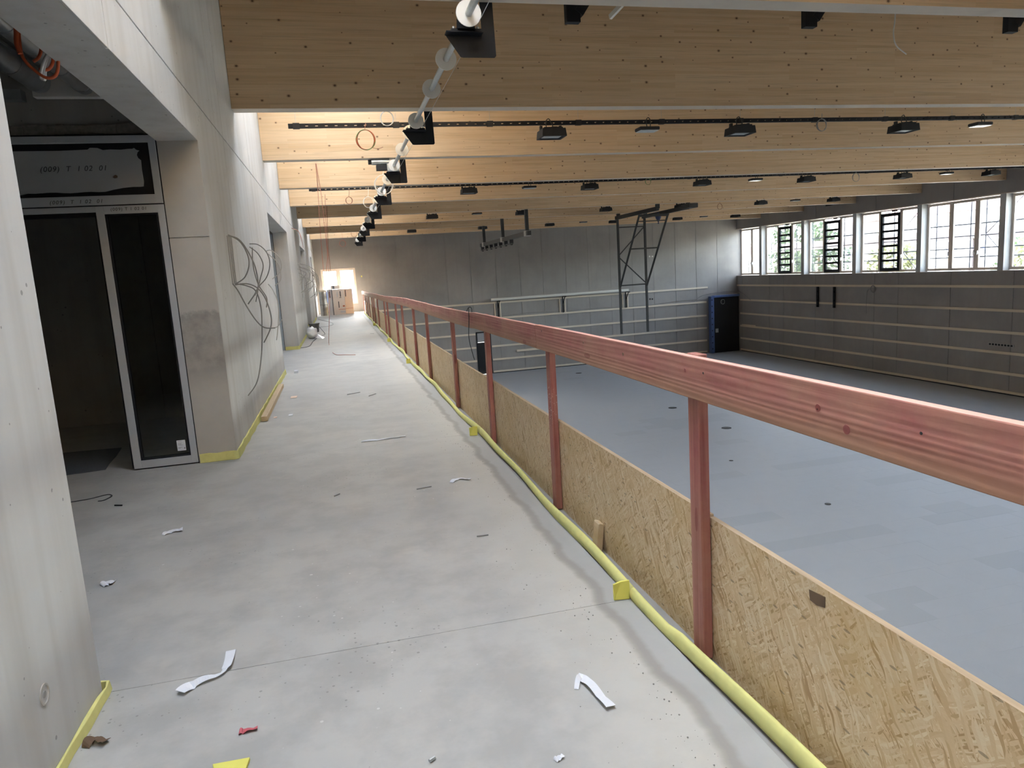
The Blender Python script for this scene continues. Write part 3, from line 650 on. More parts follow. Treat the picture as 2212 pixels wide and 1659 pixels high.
# spiral ducts and cables under the lobby ceiling
for i, (x, z, r, l) in enumerate(((-2.06, 3.50, .09, 'upper right spiral duct under the lobby ceiling'), (-2.12, 3.31, .085, 'lower left spiral duct under the lobby ceiling'), (-1.80, 3.29, .075, 'thin short duct entering the bulkhead beside the lintel'))):
    t = MB().cyl((x, 2.2, z), (x, 6.549, z), r, 20); y = 2.4
    while y < 6.5: t.cyl((x, y, z), (x, y+.03, z), r+.006, 20); y += .45
    tag(t.build('spiral_duct', 'duct'), l, 'duct', 'ducts in the lobby')
def cable(name, pts, r, mat, label, cat='cable', group=None, k=6, n=6):
    return tag(MB().tube(pts, r, n, 0, k).build(name, mat), label, cat, group)
def P3(l, Y): return [oy(a, b, Y) for a, b in l]
cable('orange_cable', P3([(34, 45), (35, 70), (36, 95), (44, 116)], 4.6), .012, 'wire_orange', 'thick orange cable hanging from the lobby ceiling nearest the left edge', group='orange cables in the lobby')
cable('orange_cable', P3([(40, 50), (42, 90), (50, 125), (75, 152), (100, 168), (118, 165), (125, 150), (126, 118)], 4.7), .009, 'wire_orange', 'orange cable in a long sagging loop under the duct', group='orange cables in the lobby')
cable('orange_cable', P3([(89, 90), (88, 112), (82, 126), (72, 133)], 4.9), .009, 'wire_orange', 'short orange cable end between the two ducts', group='orange cables in the lobby')
cable('orange_cable', P3([(114, 108), (114, 135), (104, 150), (85, 150)], 4.8), .009, 'wire_orange', 'orange cable loop beside the white cable bunch', group='orange cables in the lobby')
for i, (a, b) in enumerate(((0, 0), (5, 3), (9, 2))):
    cable('white_cable', P3([(108+a*.5, 106), (98+a, 125), (90+a, 148), (88+a, 168), (96+b, 173)], 4.75+.03*i), .008, 'wire_white', ('left', 'middle', 'right')[i] + ' pale cable of the bunch hanging under the lobby ceiling', group='white cable bunch in the lobby')

# ================================================================== GUARD RAIL
PY = [-1.6, 0.42, 2.44, 4.42, 6.45, 8.5, 11.1, 13.05, 15.4, 17.1, 20.0, 21.3, 25.0, 27.5, 29.0, 32.0, 34.0, 36.0, 38.2]
gr = thing('guard_rail', (1.3, 18, 0), 'red timber guard rail with strand board infill along the gallery edge', 'railing')
def rz(y):      # rail top height along the gallery
    return 1.248-0.012*max(0, y-4)/5-0.05*min(1, max(0, (y-12)/14))+.012*sin(y*.55)*(y > 7)
edges = [-2.2, 4.55, 8.95, 13.3, 17.4, 21.6, 26.0, 30.3, 34.6, 38.6]
for i, (a, b) in enumerate(zip(edges, edges[1:])):
    m = MB(); n = 16; hh = .162 if i < 1 else .158; off = random.uniform(-.004, .004); v = []; f_ = []; mi = []
    for j in range(n+1):
        y = a+.004+(b-a-.008)*j/n; z = rz(y)+off+random.uniform(-.0015, .0015)
        v += [(1.266, y, z-hh), (1.298, y, z-hh), (1.298, y, z), (1.266, y, z)]
    for j in range(n):
        o_ = 4*j
        f_ += [[o_, o_+1, o_+5, o_+4], [o_+1, o_+2, o_+6, o_+5], [o_+2, o_+3, o_+7, o_+6], [o_+3, o_, o_+4, o_+7]]; mi += [0, 0, 1, 0]
    f_ += [[0, 3, 2, 1], [4*n, 4*n+1, 4*n+2, 4*n+3]]; mi += [0, 0]
    m.v = [Vector(p) for p in v]; m.f = f_; m.mi = mi; m.sm = [False]*len(f_)
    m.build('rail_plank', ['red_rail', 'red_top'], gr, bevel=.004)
for i, y in enumerate(PY):
    lean = random.uniform(-.012, .012)
    m = MB(); z1 = rz(y)+random.uniform(-.012, .006); w_ = .085
    a = [(1.300, y-.04, 0.0), (1.342, y-.04, 0.0), (1.342, y+.045, 0.0), (1.300, y+.045, 0.0)]
    m.prism([Vector(p) for p in a], (0, lean, z1)); m.build('post', 'red_post', gr, bevel=.004)
ob = [-1.9, 0.45, 2.42, 4.44, 6.88, 9.0, 11.2, 13.3, 15.6, 17.9, 20.2, 22.6, 25.1, 27.4, 29.8, 32.1, 34.4, 36.6, 38.9]
for i, (a, b) in enumerate(zip(ob, ob[1:])):
    z = .59+random.uniform(-.016, .016)
    z0, z1 = (z+random.uniform(-.006, .006) for _ in range(2))
    v = [(1.345, a+.003, -.02), (1.367, a+.003, -.02), (1.367, b-.003, -.02), (1.345, b-.003, -.02), (1.345, a+.003, z0), (1.367, a+.003, z0), (1.367, b-.003, z1), (1.345, b-.003, z1)]
    m = MB(); m.add(v, [[0, 3, 2, 1], [4, 5, 6, 7], [0, 1, 5, 4], [1, 2, 6, 5], [2, 3, 7, 6], [3, 0, 4, 7]]); m.mi[1] = 1; m.build('infill_board', ['osb', 'osb_edge'], gr)
# knots and nail holes in the nearest rail plank, dark strand in the first board
for (px, py, rr, mt) in ((1519, 806, .0045, 'black_soft'), (1170, 715, .006, 'black_soft'), (1260, 740, .007, 'leaf_brown'), (1346, 765, .008, 'leaf_brown'), (1767, 881, .011, 'knot'), (1766, 884, .003, 'black_soft'), (1829, 928, .013, 'knot'), (1480, 800, .008, 'knot'), (1990, 936, .004, 'black_soft'), (1392, 690, .004, 'black_soft')):
    p = ox(px, py, 1.266)
    if 1.09 < p.z < 1.24: MB().cyl((1.2652, p.y, p.z), (1.2665, p.y, p.z), rr, 14).build('knot' if rr > .0065 else 'nail_hole', mt, gr)
a = [ox(1748, 1273, 1.3445), ox(1783, 1290, 1.3445), ox(1782, 1313, 1.3445), ox(1765, 1308, 1.3445), ox(1750, 1296, 1.3445)]
MB().prism([Vector((1.3435, q.y, min(q.z, .575))) for q in a], (.0013, 0, 0)).build('dark_strand', 'leaf_brown', gr)
# stub of timber leaning at the board, dark tape patch
p = ox(1290, 1168, 1.325)
tag(MB().prism([(1.290, 3.60, 0), (1.325, 3.60, 0), (1.343, 3.60, .155), (1.318, 3.60, .165), (1.31, 3.60, .16)], (0, .075, 0)).build('timber_stub', 'timber', bevel=.003), 'short timber stub stuck between yellow foam and strand board', 'wood block')
cable('cable_tie', [ox(1008, 672, 1.262), ox(1013, 664, 1.27), ox(1019, 668, 1.30), ox(1020, 700, 1.30)], .004, 'wire_black', 'black cable hooked over the red rail hanging into the hall', k=5)
cable('cable_tie', [ox(1012, 664, 1.262), ox(1013, 690, 1.258), ox(1013, 730, 1.262), ox(1020, 760, 1.30), ox(1025, 777, 1.31)], .004, 'wire_black', 'longer black cable hanging down the gallery side of the red rail', k=5)

# foam edge strip along the balustrade
def strip(name, pts_y, xfun, hfun, mat, label, side=1, thick=.012):
    v = []; f_ = []; n = 9
    for y in pts_y:
        x = xfun(y); hh = hfun(y); w_ = thick+.016*(.5+.5*sin(y*1.7))
        prof = [(-.010, 0), (-.017, .3*hh), (-.015-.005*sin(y*2.3), .65*hh), (-.007, .93*hh), (.004, hh), (.011, .94*hh), (.015, .6*hh), (.014, .25*hh), (.010, 0)]
        v += [(x+side*p, y, max(0, q)) for p, q in prof]
    for i in range(len(pts_y)-1):
        for j in range(n-1): f_.append([i*n+j, i*n+j+1, (i+1)*n+j+1, (i+1)*n+j])
    f_.append(list(range(n))); f_.append([(len(pts_y)-1)*n+j for j in range(n)])
    m = MB(); m.add(v, f_, 0, True); return tag(m.build(name, mat), label, 'foam strip', 'yellow foam edge strips')
ends = [-1.0, 3.0, 6.86, 13.5, 18.7, 26.0, 38.5]
ll = ['yellow foam edge strip nearest the camera along the strand board', 'second yellow foam edge strip along the strand board, past the first tab', 'third yellow foam strip along the balustrade, between second and third tab', 'fourth yellow foam strip along the balustrade', 'fifth yellow foam strip along the balustrade', 'farthest yellow foam strip along the balustrade']
for (a, b), l in zip(zip(ends, ends[1:]), ll):
    n = int((b-a)/.12)
    strip('foam_strip', [a+.005+(b-a-.01)*i/n for i in range(n+1)], lambda y: 1.262+.014*sin(y*1.3)+.008*sin(y*3.7+1), lambda y: .060+.012*sin(y*2.1)+(.02 if y < 2.6 else 0), 'foam', l)
tl = ['yellow foam tab nearest the camera at the floor joint', 'second yellow foam tab along the balustrade', 'third yellow foam tab along the balustrade', 'fourth yellow foam tab along the balustrade', 'farthest yellow foam tab along the balustrade']
for y, l in zip((3.01, 6.84, 13.5, 18.72, 26.1), tl):
    h_ = .088
    m = MB().prism([(1.158, y, .001), (1.234, y-.012, .001), (1.238, y-.006, h_+.006), (1.196, y+.004, h_+.002), (1.155, y-.004, h_-.004)], (0, .010, 0))
    tag(m.build('foam_tab', 'foam_bright', bevel=.002), l, 'foam tab', 'yellow foam tabs')
# foam strips at the foot of the left wall
def wstrip(pts, hh, l, mat='foam'):
    m = MB(); P = [Vector((p[0], p[1], 0)) for p in pts]
    Q = []
    for i, p in enumerate(P):
        d = (P[min(i+1, len(P)-1)]-P[max(i-1, 0)]).normalized(); nrm = Vector((d.y, -d.x, 0)); Q.append(nrm)
    v = []
    for i, (p, n_) in enumerate(zip(P, Q)):
        h2 = hh*(1+.06*sin(i*2.3)); e = .012+.006*sin(i*1.9)
        v += [p+Vector((0, 0, .001)), p+Vector((0, 0, h2)), p+n_*e+Vector((0, 0, h2*.97)), p+n_*(e+.006)+Vector((0, 0, .001))]
    f_ = []
    for i in range(len(P)-1):
        for j in range(4): f_.append([4*i+j, 4*i+(j+1) % 4, 4*i+4+(j+1) % 4, 4*i+4+j])
    f_ += [[0, 1, 2, 3], [4*len(P)-4+j for j in range(4)]]
    m.add(v, f_); return tag(m.build('foam_strip', mat, bevel=.002), l, 'foam strip', 'yellow foam edge strips')
def ln(a, b, n): return [(a[0]+(b[0]-a[0])*i/n, a[1]+(b[1]-a[1])*i/n) for i in range(n+1)]
wstrip(ln((XL+.001, .2), (XL+.001, 2.9), 18)+[(XL+.012, 2.97), (XL+.004, 3.01), (XL-.03, 3.02)], .042, 'yellow foam strip at the foot of the near left pillar')
wstrip(ln((XL2+.01, 7.012), (XL-.02, 7.010), 4)+[(XL+.004, 7.02), (XL+.008, 7.06)]+ln((XL+.003, 7.2), (XL+.001, 13.55), 40), .085, 'yellow foam strip wrapping the left wall corner beside the glass door')
wstrip(ln((XL2+.01, 18.70), (XL-.02, 18.70), 3)+[(XL+.006, 18.73)]+ln((XL+.002, 18.9), (XL+.002, 25.1), 20), .085, 'yellow foam strip at the wall after the second opening')
wstrip(ln((XL2+.01, 28.93), (XL-.02, 28.93), 3)+[(XL+.006, 28.96)]+ln((XL+.002, 29.1), (XL+.002, 34.8), 16), .085, 'yellow foam strip at the wall after the third opening')
# cut piece of foam on the floor at the lower edge
q = [oz(460, 1658), oz(541, 1643), oz(530, 1672), oz(470, 1700)]
tag(MB().prism([(p.x, p.y, .002) for p in q], (0, 0, .012)).build('foam_offcut', 'foam_bright', bevel=.002), 'yellow foam offcut at the lower edge of the photo', 'foam offcut')

# ================================================================== LOOSE THINGS ON THE GALLERY FLOOR
a, b = oz(566, 912), oz(608, 840)
m = MB().bar((XL+.075, 8.85, .033), (XL+.062, 11.75, .033), .075, .06)
tag(m.build('timber_length', 'timber', bevel=.003), 'length of pale timber lying along the foot of the left wall', 'timber')
def ribbon(px, wd, lift, mat, name, label, cat, group=None, wv=None):
    P = smooth([oz(a, b) for a, b in px], 5); n = len(P); v = []; T = .0012
    for i, p in enumerate(P):
        d = (P[min(i+1, n-1)]-P[max(i-1, 0)]); d.z = 0; d.normalize(); s_ = Vector((-d.y, d.x, 0)); tt = i/(n-1)
        w_ = wd*(wv(tt) if wv else 1); z = .002+lift*abs(sin(tt*pi*2.5)); tw = lift*1.2*sin(tt*6)
        A = Vector((p.x, p.y, z))+s_*w_/2+Vector((0, 0, max(0, tw))); B = Vector((p.x, p.y, z))-s_*w_/2+Vector((0, 0, max(0, -tw)))
        v += [A, B, B+Vector((0, 0, T)), A+Vector((0, 0, T))]
    f_ = []
    for i in range(n-1):
        for j in range(4): f_.append([4*i+j, 4*i+(j+1) % 4, 4*i+4+(j+1) % 4, 4*i+4+j])
    f_ += [[0, 1, 2, 3], [4*n-4+j for j in range(4)]]
    m = MB(); m.add(v, f_); return tag(m.build(name, mat), label, cat, group)
ribbon([(499, 1406), (497, 1430), (490, 1447), (470, 1464), (440, 1475), (410, 1488), (390, 1502)], .042, .012, 'paper', 'paper_strip', 'crumpled white paper strip with a bent end at lower left', 'paper', 'paper scraps', lambda t: 1 if t < .35 else .62 if t < .8 else 1.1)
ribbon([(1245, 1490), (1250, 1474), (1256, 1468), (1275, 1483), (1298, 1509), (1320, 1533)], .040, .010, 'paper', 'paper_strip', 'straight white paper strip with a folded tip at lower right', 'paper', 'paper scraps', lambda t: .45 if t < .35 else 1)
ribbon([(780, 955), (810, 952), (840, 948), (876, 943)], .035, .006, 'paper', 'paper_strip', 'long thin white strip on the middle of the gallery floor', 'paper', 'paper scraps')
ribbon([(975, 1043), (990, 1036), (1016, 1037)], .035, .006, 'paper', 'paper_strip', 'small white strip near the balustrade', 'paper', 'paper scraps')
ribbon([(352, 1157), (370, 1150), (395, 1145)], .06, .006, 'paper', 'paper_scrap', 'torn white tissue scrap in front of the glass door', 'paper', 'paper scraps', lambda t: .4+t)
ribbon([(220, 1267), (235, 1262), (248, 1260)], .06, .008, 'paper', 'paper_scrap', 'crumpled white tissue scrap beside the near pillar', 'paper', 'paper scraps')
ribbon([(516, 1585), (530, 1582), (557, 1576)], .022, .006, 'red_scrap', 'red_scrap', 'small red plastic scrap on the floor', 'scrap', None)
ribbon([(185, 1617), (200, 1606), (215, 1605), (232, 1608)], .035, .012, 'leaf_brown', 'leaf_scrap', 'curled dry brown leaf at the lower left', 'leaf')
ribbon([(1200, 1645), (1208, 1640), (1217, 1635)], .02, .004, 'paper', 'paper_scrap', 'tiny white scrap at the bottom middle of the photo', 'paper', 'paper scraps')
a = oz(928, 1648); b = oz(940, 1640)
tag(MB().cyl((a.x, a.y, .007), (b.x, b.y, .007), .006, 10).build('metal_pin', 'zinc'), 'short steel pin lying on the floor at the bottom', 'pin')
for (p, q, l) in (((1030, 1160), (1055, 1157), 'small nail on the floor in front of the balustrade'), ((722, 1073), (734, 1068), 'short dark wire offcut in the middle of the floor'), ((900, 1058), (932, 1052), 'thin wire offcut near the balustrade, middle distance'), ((797, 856), (812, 851), 'wire offcut beside a pencil thin stick'), ((750, 853), (778, 848), 'thin grey stick on the floor in the middle distance'), ((800, 721), (808, 721), 'tiny dark bolt far along the gallery')):
    a, b = oz(*p), oz(*q); tag(MB().cyl((a.x, a.y, .005), (b.x, b.y, .005), .0045, 6).build('wire_offcut', 'wire_grey'), l, 'offcut', 'wire offcuts on the floor')
for (p, w_, l) in (((628, 897), .05, 'white card square beside the timber length'), ((595, 902), .04, 'pinkish card scrap beside the timber length'), ((635, 858), .09, 'brownish card strip past the timber length'), ((640, 805), .07, 'small white packet at the end of the near wall')):
    a = oz(*p); m = MB(); m.box((a.x-w_/2, a.y-w_, .001), (a.x+w_/2, a.y+w_, .006 if 'packet' not in l else .04)); tag(m.build('card_scrap', 'paper' if 'white' in l else 'card_tan', bevel=.002), l, 'scrap', 'card scraps on the floor')
cable('black_cable', [oz(120, 1091, ), oz(160, 1084), oz(195, 1078), oz(232, 1069), oz(241, 1072), oz(225, 1081), oz(212, 1083)], .006, 'wire_black', 'stiff black cable end bent on the lobby floor')
tag(MB().cyl(oz(248, 1093)+Vector((0, 0, .006)), oz(264, 1093)+Vector((0, 0, .006)), .005, 6).build('wire_offcut', 'wire_black'), 'black wire offcut next to the bent black cable', 'offcut', 'wire offcuts on the floor')
# grit along the mortar strip
m = MB()
for i in range(520):
    y = 1.2+random.random()**1.6*9; x = 1.08-abs(random.gauss(0, .13)); s_ = random.choice((.0012, .0016, .002, .0028, .0045))
    p = Vector((x, y, s_*.5)); m.add([p+Vector((s_, 0, 0)), p+Vector((-s_*.6, s_*.8, 0)), p+Vector((-s_*.5, -s_, 0)), p+Vector((0, 0, s_))], [[0, 1, 3], [1, 2, 3], [2, 0, 3], [0, 2, 1]])
o = m.build('floor_grit', 'grit', kind='stuff'); tag(o, 'loose grey grit strewn along the mortar strip', 'grit')

# ================================================================== END OF THE GALLERY: PACKS, BUCKET, BAG
def pack(x0, x1, y0, y1, z1, mat, label, marks):
    t = thing('insulation_pack', ((x0+x1)/2, (y0+y1)/2, 0), label, 'package', 'packs stacked at the end of the gallery')
    box((x0, y0, 0), (x1, y1, z1)).build('carton', mat, t, bevel=.008)
    for (a, b, c_, d_, mm_) in marks: box((x0+a*(x1-x0), y0-.003, c_*z1), (x0+b*(x1-x0), y0-.0005, d_*z1)).build('print_mark', mm_, t)
    return t
t = thing('foil_roll', (-.72, 37.4, 0), 'dark foil wrapped roll standing at the end of the gallery', 'roll')
MB().cyl((-.72, 37.4, 0), (-.72, 37.4, 1.22), .20, 28).build('roll', 'foil', t)
MB().cyl((-.72, 37.4, 1.22), (-.72, 37.4, 1.30), .19, 28).build('roll_core', 'batten', t)
MB().cyl((-.72, 37.4, .55), (-.72, 37.4, .57), .203, 28).build('strap', 'bucket', t)
pack(-.515, -.247, 37.5, 38.3, 1.31, 'card_grey', 'narrow grey insulation pack beside the foil roll', [(.35, .6, .68, .92, 'print_dark'), (.82, 1.0, 0, 1.0, 'bucket')])
pack(-.245, .347, 37.6, 38.4, 1.30, 'card', 'wide pale insulation pack with dark print in the middle of the stack', [(.62, .70, .70, .92, 'print_dark'), (.56, .72, .66, .68, 'print_dark'), (.36, .43, .70, .90, 'card_grey'), (.42, .49, .27, .52, 'print_dark'), (.78, .95, .30, .36, 'print_red'), (.40, .99, .20, .217, 'print_red'), (.55, .97, .07, .14, 'card_grey')])
pack(.349, .76, 37.9, 38.6, 1.29, 'card_tan', 'tan insulation pack nearest the balustrade', [(.1, .2, .70, .96, 'print_dark'), (.02, .98, .21, .225, 'print_red')])
t = thing('small_carton', (-.05, 37.95, 1.315), 'small carton lying on top of the insulation packs', 'package')
box((-.30, 37.7, 1.315), (.14, 38.2, 1.50)).build('carton', 'card', t, bevel=.006); box((-.22, 37.697, 1.315), (-.12, 37.699, 1.50)).build('tape', 'bucket', t)
p = oz(681, 716); bx, byy = -0.87, 25.0
t = thing('mortar_bucket', (bx, byy, 0), 'dark grey mortar bucket standing by the left wall', 'bucket')
MB().cyl((bx, byy, 0), (bx, byy, .30), .14, 24, r2=.17).build('bucket_body', 'bucket', t); MB().cyl((bx, byy, .27), (bx, byy, .305), .182, 24, r2=.185).build('rim', 'bucket', t)
m = MB(); bm = bmesh.new(); bmesh.ops.create_icosphere(bm, subdivisions=3, radius=1)
random.seed(3)
for v in bm.verts:
    k = 1+.13*sin(v.co.x*5+1)*cos(v.co.y*4+v.co.z*5)+random.uniform(-.03, .03); v.co = Vector((v.co.x*.16*k, v.co.y*.26*k, max(0, (v.co.z*.5+.42)*.36*k)))+Vector((-.86, 22.2, 0))
m.add([v.co.copy() for v in bm.verts], [[v.index for v in f.verts] for f in bm.faces], 0, True); bm.free()
m.add([(-.80, 22.0, .02), (-.55, 21.6, .0), (-.5, 22.2, .0), (-.72, 22.5, .10)], [[0, 1, 3], [1, 2, 3], [0, 2, 1], [0, 3, 2]])
tag(m.build('film_bag', 'bag'), 'white plastic bag slumped beside the mortar bucket', 'bag')
cable('floor_cable', [oz(645, 753), oz(668, 748), oz(676, 738), oz(690, 727), oz(702, 722), oz(695, 712), oz(688, 704)], .012, 'wire_black', 'black cable winding past the bucket on the floor')
cable('floor_cable', [oz(688, 690), oz(718, 698), oz(712, 704), oz(690, 707)], .012, 'wire_grey', 'dark cable looped on the floor before the packs')

# ================================================================== CABLES FROM THE LEFT WALL
def W(l, Y, s=2.765): return [Vector((max(XL+.003, p.x), p.y, p.z)) for p in (oy(460+a/s, 440+b/s, Y) for a, b in l)]
CL = [([(90, 185), (160, 225), (205, 300), (215, 370), (190, 440), (135, 480)], 8.1, 'arching from the upper conduit and curling back'),
      ([(90, 190), (150, 210), (200, 270), (250, 370), (270, 470), (262, 520), (210, 600)], 8.1, 'in a wide bow from the upper conduit'),
      ([(118, 478), (150, 520), (200, 610), (260, 700), (310, 740), (372, 742)], 8.1, 'sweeping low to the right'),
      ([(132, 478), (200, 490), (255, 520), (285, 610), (293, 720), (290, 900), (265, 1060), (210, 1147)], 8.15, 'hanging almost to the floor'),
      ([(132, 485), (200, 478), (260, 500), (310, 560), (345, 660), (345, 740), (305, 830)], 8.2, 'hanging to knee height'),
      ([(218, 240), (270, 245), (320, 290), (340, 360), (320, 440), (270, 500), (250, 548)], 10.1, 'curling over from the second conduit'),
      ([(218, 258), (270, 300), (300, 370), (280, 460), (210, 590)], 10.1, 'crossing in the middle of the bunch'),
      ([(235, 262), (240, 370), (270, 480), (320, 560), (320, 620)], 10.1, 'dropping straight from the second conduit'),
      ([(312, 285), (350, 280), (400, 330), (405, 400), (355, 450)], 11.9, 'curling near the door frame'),
      ([(330, 300), (390, 360), (405, 450), (370, 490)], 11.9, 'in a thin loop near the door frame'),
      ([(330, 480), (360, 520), (390, 600), (390, 720), (380, 815)], 11.9, 'hanging straight near the door frame'),
      ([(350, 742), (385, 735), (405, 705), (410, 690)], 11.5, 'with a short upturned tip')]
for l, Y, t_ in CL: cable('wall_cable', W(l, Y), .0075, 'wire_grey' if Y < 11 else 'wire_pale', 'grey cable from the near left wall ' + t_, group='cables hanging from the left wall')
for k, (xa, xb) in enumerate(((84, 118), (92, 128), (100, 134), (108, 140))):
    cable('conduit_stub', [ox(460+xa/2.765, 440+190/2.765, XL+.003), ox(460+xb/2.765, 440+480/2.765, XL+.003)], .004, 'wire_grey', ('leftmost', 'second', 'third', 'rightmost')[k] + ' of four thin upright conduit lines on the left wall', group='conduit lines on the wall', k=1)
random.seed(21)
for i in range(14):
    Y = random.uniform(20, 24.5); u0, v0 = random.uniform(330, 400), random.uniform(745, 800) if i < 9 else random.uniform(830, 880)
    ln_ = random.uniform(60, 170); dr = random.uniform(120, 320)
    l = [(u0, v0), (u0+ln_*.5, v0+20), (u0+ln_*.9, v0+dr*.35), (u0+ln_*random.uniform(.5, 1.0), v0+dr*.75), (u0+ln_*random.uniform(.1, .7), v0+dr)]
    cable('wall_cable', [Vector((min(-.55, max(XL+.003, p.x)), p.y, max(.05, p.z))) for p in (oy(560+a/4.424, 400+b/4.424, Y) for a, b in l)], .007, 'wire_pale' if i % 2 else 'wire_grey', 'thin cable in the second bunch on the left wall past the door frame', group='cables of the second bunch')
for i in range(9):
    Y = random.uniform(30, 33.5); u0, v0 = random.uniform(500, 520), random.uniform(800, 870)
    ln_ = random.uniform(30, 70); dr = random.uniform(100, 230)
    l = [(u0, v0), (u0+ln_*.6, v0+15), (u0+ln_, v0+dr*.4), (u0+ln_*.6, v0+dr)]
    cable('wall_cable', [Vector((min(-.6, max(XL+.003, p.x)), p.y, max(.05, p.z))) for p in (oy(560+a/4.424, 400+b/4.424, Y) for a, b in l)], .009, 'wire_grey', 'thin cable in the farthest bunch on the left wall', group='cables of the farthest bunch')
cable('wall_cable', [ox(630, 493, XL+.003), oy(645, 500, 19.5), oy(652, 520, 19.7), ox(655, 535, XL+.02)], .008, 'wire_red', 'orange cable looping out of the wall above the second opening')
# thin red cables hanging from the beams over the gallery
HC = [([(682, 353), (684, 395), (690, 440), (692, 500), (698, 585)], 15.5, 'leftmost'), ([(688, 353), (696, 420), (700, 500), (706, 540), (705, 585)], 15.9, 'second')]
cable('hanging_cable', P3([(682, 353), (686, 400), (690, 470), (695, 540), (699, 585)], 17.74), .006, 'wire_red', 'leftmost thin red cable hanging from the beams', group='red hanging cables')
cable('hanging_cable', P3([(683, 354), (694, 420), (700, 480), (707, 545), (705, 586)], 17.74), .006, 'wire_red', 'second thin red cable hanging from the beams', group='red hanging cables')
cable('hanging_cable', P3([(706, 440), (707, 470), (709, 530), (714, 583), (716, 595)], 25.59), .009, 'wire_brown', 'dark cable end hanging before the end window', group='red hanging cables')
a = [oy(702, 420, 17.74), oy(705, 500, 17.74), oy(709, 560, 17.7), oy(712, 640, 17.6), oy(711, 700, 17.2), Vector(oz(711, 745)), Vector(oz(722, 765)), Vector(oz(745, 767)), Vector(oz(768, 767))]
for p in a[5:]: p.z = .008
cable('hanging_cable', a, .006, 'wire_red', 'long red cable reaching the gallery floor and bending right', group='red hanging cables')

# ================================================================== WINCH SHAFT
SX, SZ = 1.262, 3.715
sh = thing('winch_shaft', (SX, 22, SZ), 'long galvanised winch shaft with cable drums under the beams', 'shaft')
ye = [4.2]+[by(k)+BT+.16 for k in range(0, 9)]
for i, (a, b) in enumerate(zip(ye, ye[1:])):
    MB().cyl((SX, a+.01, SZ), (SX, b-.01, SZ), .030, 16).build('shaft_tube', 'zinc', sh)
    MB().cyl((SX, b-.13, SZ), (SX, b+.06, SZ), .038, 16).build('coupling', 'black' if i % 2 else 'zinc', sh)
def drum(y, r=.105):
    d = MB().cyl((SX, y, SZ), (SX, y+.012, SZ), r, 28).cyl((SX, y+.012, SZ), (SX, y+.09, SZ), .043, 20).build('cable_drum', 'white_plastic', sh)
for y in (6.02, 7.25, 8.35, 9.98, 10.75, 12.1, 13.72, 15.6, 17.6, 19.2, 21.5, 23.4, 25.4, 27.6, 29.4, 31.4, 33.3, 35.2, 37.2): drum(y)
MB().tube([(SX+.09, 4.2, SZ+.03), (SX+.085, 6.3, SZ-.07), (SX+.09, 10.2, SZ-.06), (SX+.088, 14.1, SZ-.06), (SX+.09, 22, SZ-.06), (SX+.09, 37.6, SZ-.06)], .003, 5, 0, 3).build('steel_rope', 'wire_pale', sh)
bl = ['black bearing bracket nearest the camera holding the winch shaft', 'second black bearing bracket of the winch shaft, below the large beam', 'third black bracket of the winch shaft, beside the motor', 'fourth black bracket of the winch shaft', 'fifth black bracket of the winch shaft', 'sixth black bracket of the winch shaft', 'seventh black bracket of the winch shaft', 'eighth black bracket of the winch shaft', 'farthest black bracket of the winch shaft']
for k in range(9):
    y = by(k)+BT+.004
    t = thing('bearing_bracket', (SX, y, ZB), bl[k], 'bracket', 'bearing brackets of the winch shaft')
    poly = [(SX+.14, ZB+.12), (SX+.25, ZB+.12), (SX+.26, SZ-.27), (SX+.245, SZ-.285), (SX-.03, SZ-.285), (SX-.05, SZ-.28), (SX-.17, SZ-.105), (SX+.145, SZ-.105)]
    MB().prism([(a, y, b) for a, b in poly], (0, .010, 0)).build('plate', 'black', t, bevel=.002)
    box((SX-.175, y-.09, SZ-.110), (SX+.14, y+.01, SZ-.100)).build('shelf', 'black', t)
    m = MB(); n = 14; pr = [(SX-.075, SZ-.099), (SX+.075, SZ-.099)]+[(SX+.07*cos(pi*i/n), SZ+.07*sin(pi*i/n)) for i in range(n+1)]
    m.prism([(a, y-.07, b) for a, b in pr], (0, .05, 0)); m.box((SX-.13, y-.07, SZ-.099), (SX+.13, y-.02, SZ-.075)); pb = m.build('bearing_block', 'black_soft', t)
    MB().cyl((SX, y-.082, SZ), (SX, y-.012, SZ), .052, 18).build('bearing_ring', 'black', pb)
    for s_ in (-.105, .105): MB().cyl((SX+s_, y-.045, SZ-.075), (SX+s_, y-.045, SZ-.055), .012, 8).build('bolt', 'zinc', pb)
y = by(2)+BT
t = thing('shaft_motor', (SX-.2, y, SZ), 'tubular gear motor on the third bracket driving the winch shaft', 'motor')
MB().cyl((SX-.40, y-.12, SZ+.10), (SX-.06, y-.12, SZ+.10), .055, 20).build('motor_body', 'zinc', t); MB().cyl((SX-.46, y-.12, SZ+.10), (SX-.40, y-.12, SZ+.10), .045, 16).build('motor_cap', 'black_soft', t)
box((SX-.32, y-.17, SZ-.06), (SX-.12, y-.06, SZ+.04)).build('switch_box', 'black_soft', t, bevel=.006); box((SX-.12, y-.16, SZ-.08), (SX+.12, y-.08, SZ+.08)).build('gear_box', 'zinc', t, bevel=.01)

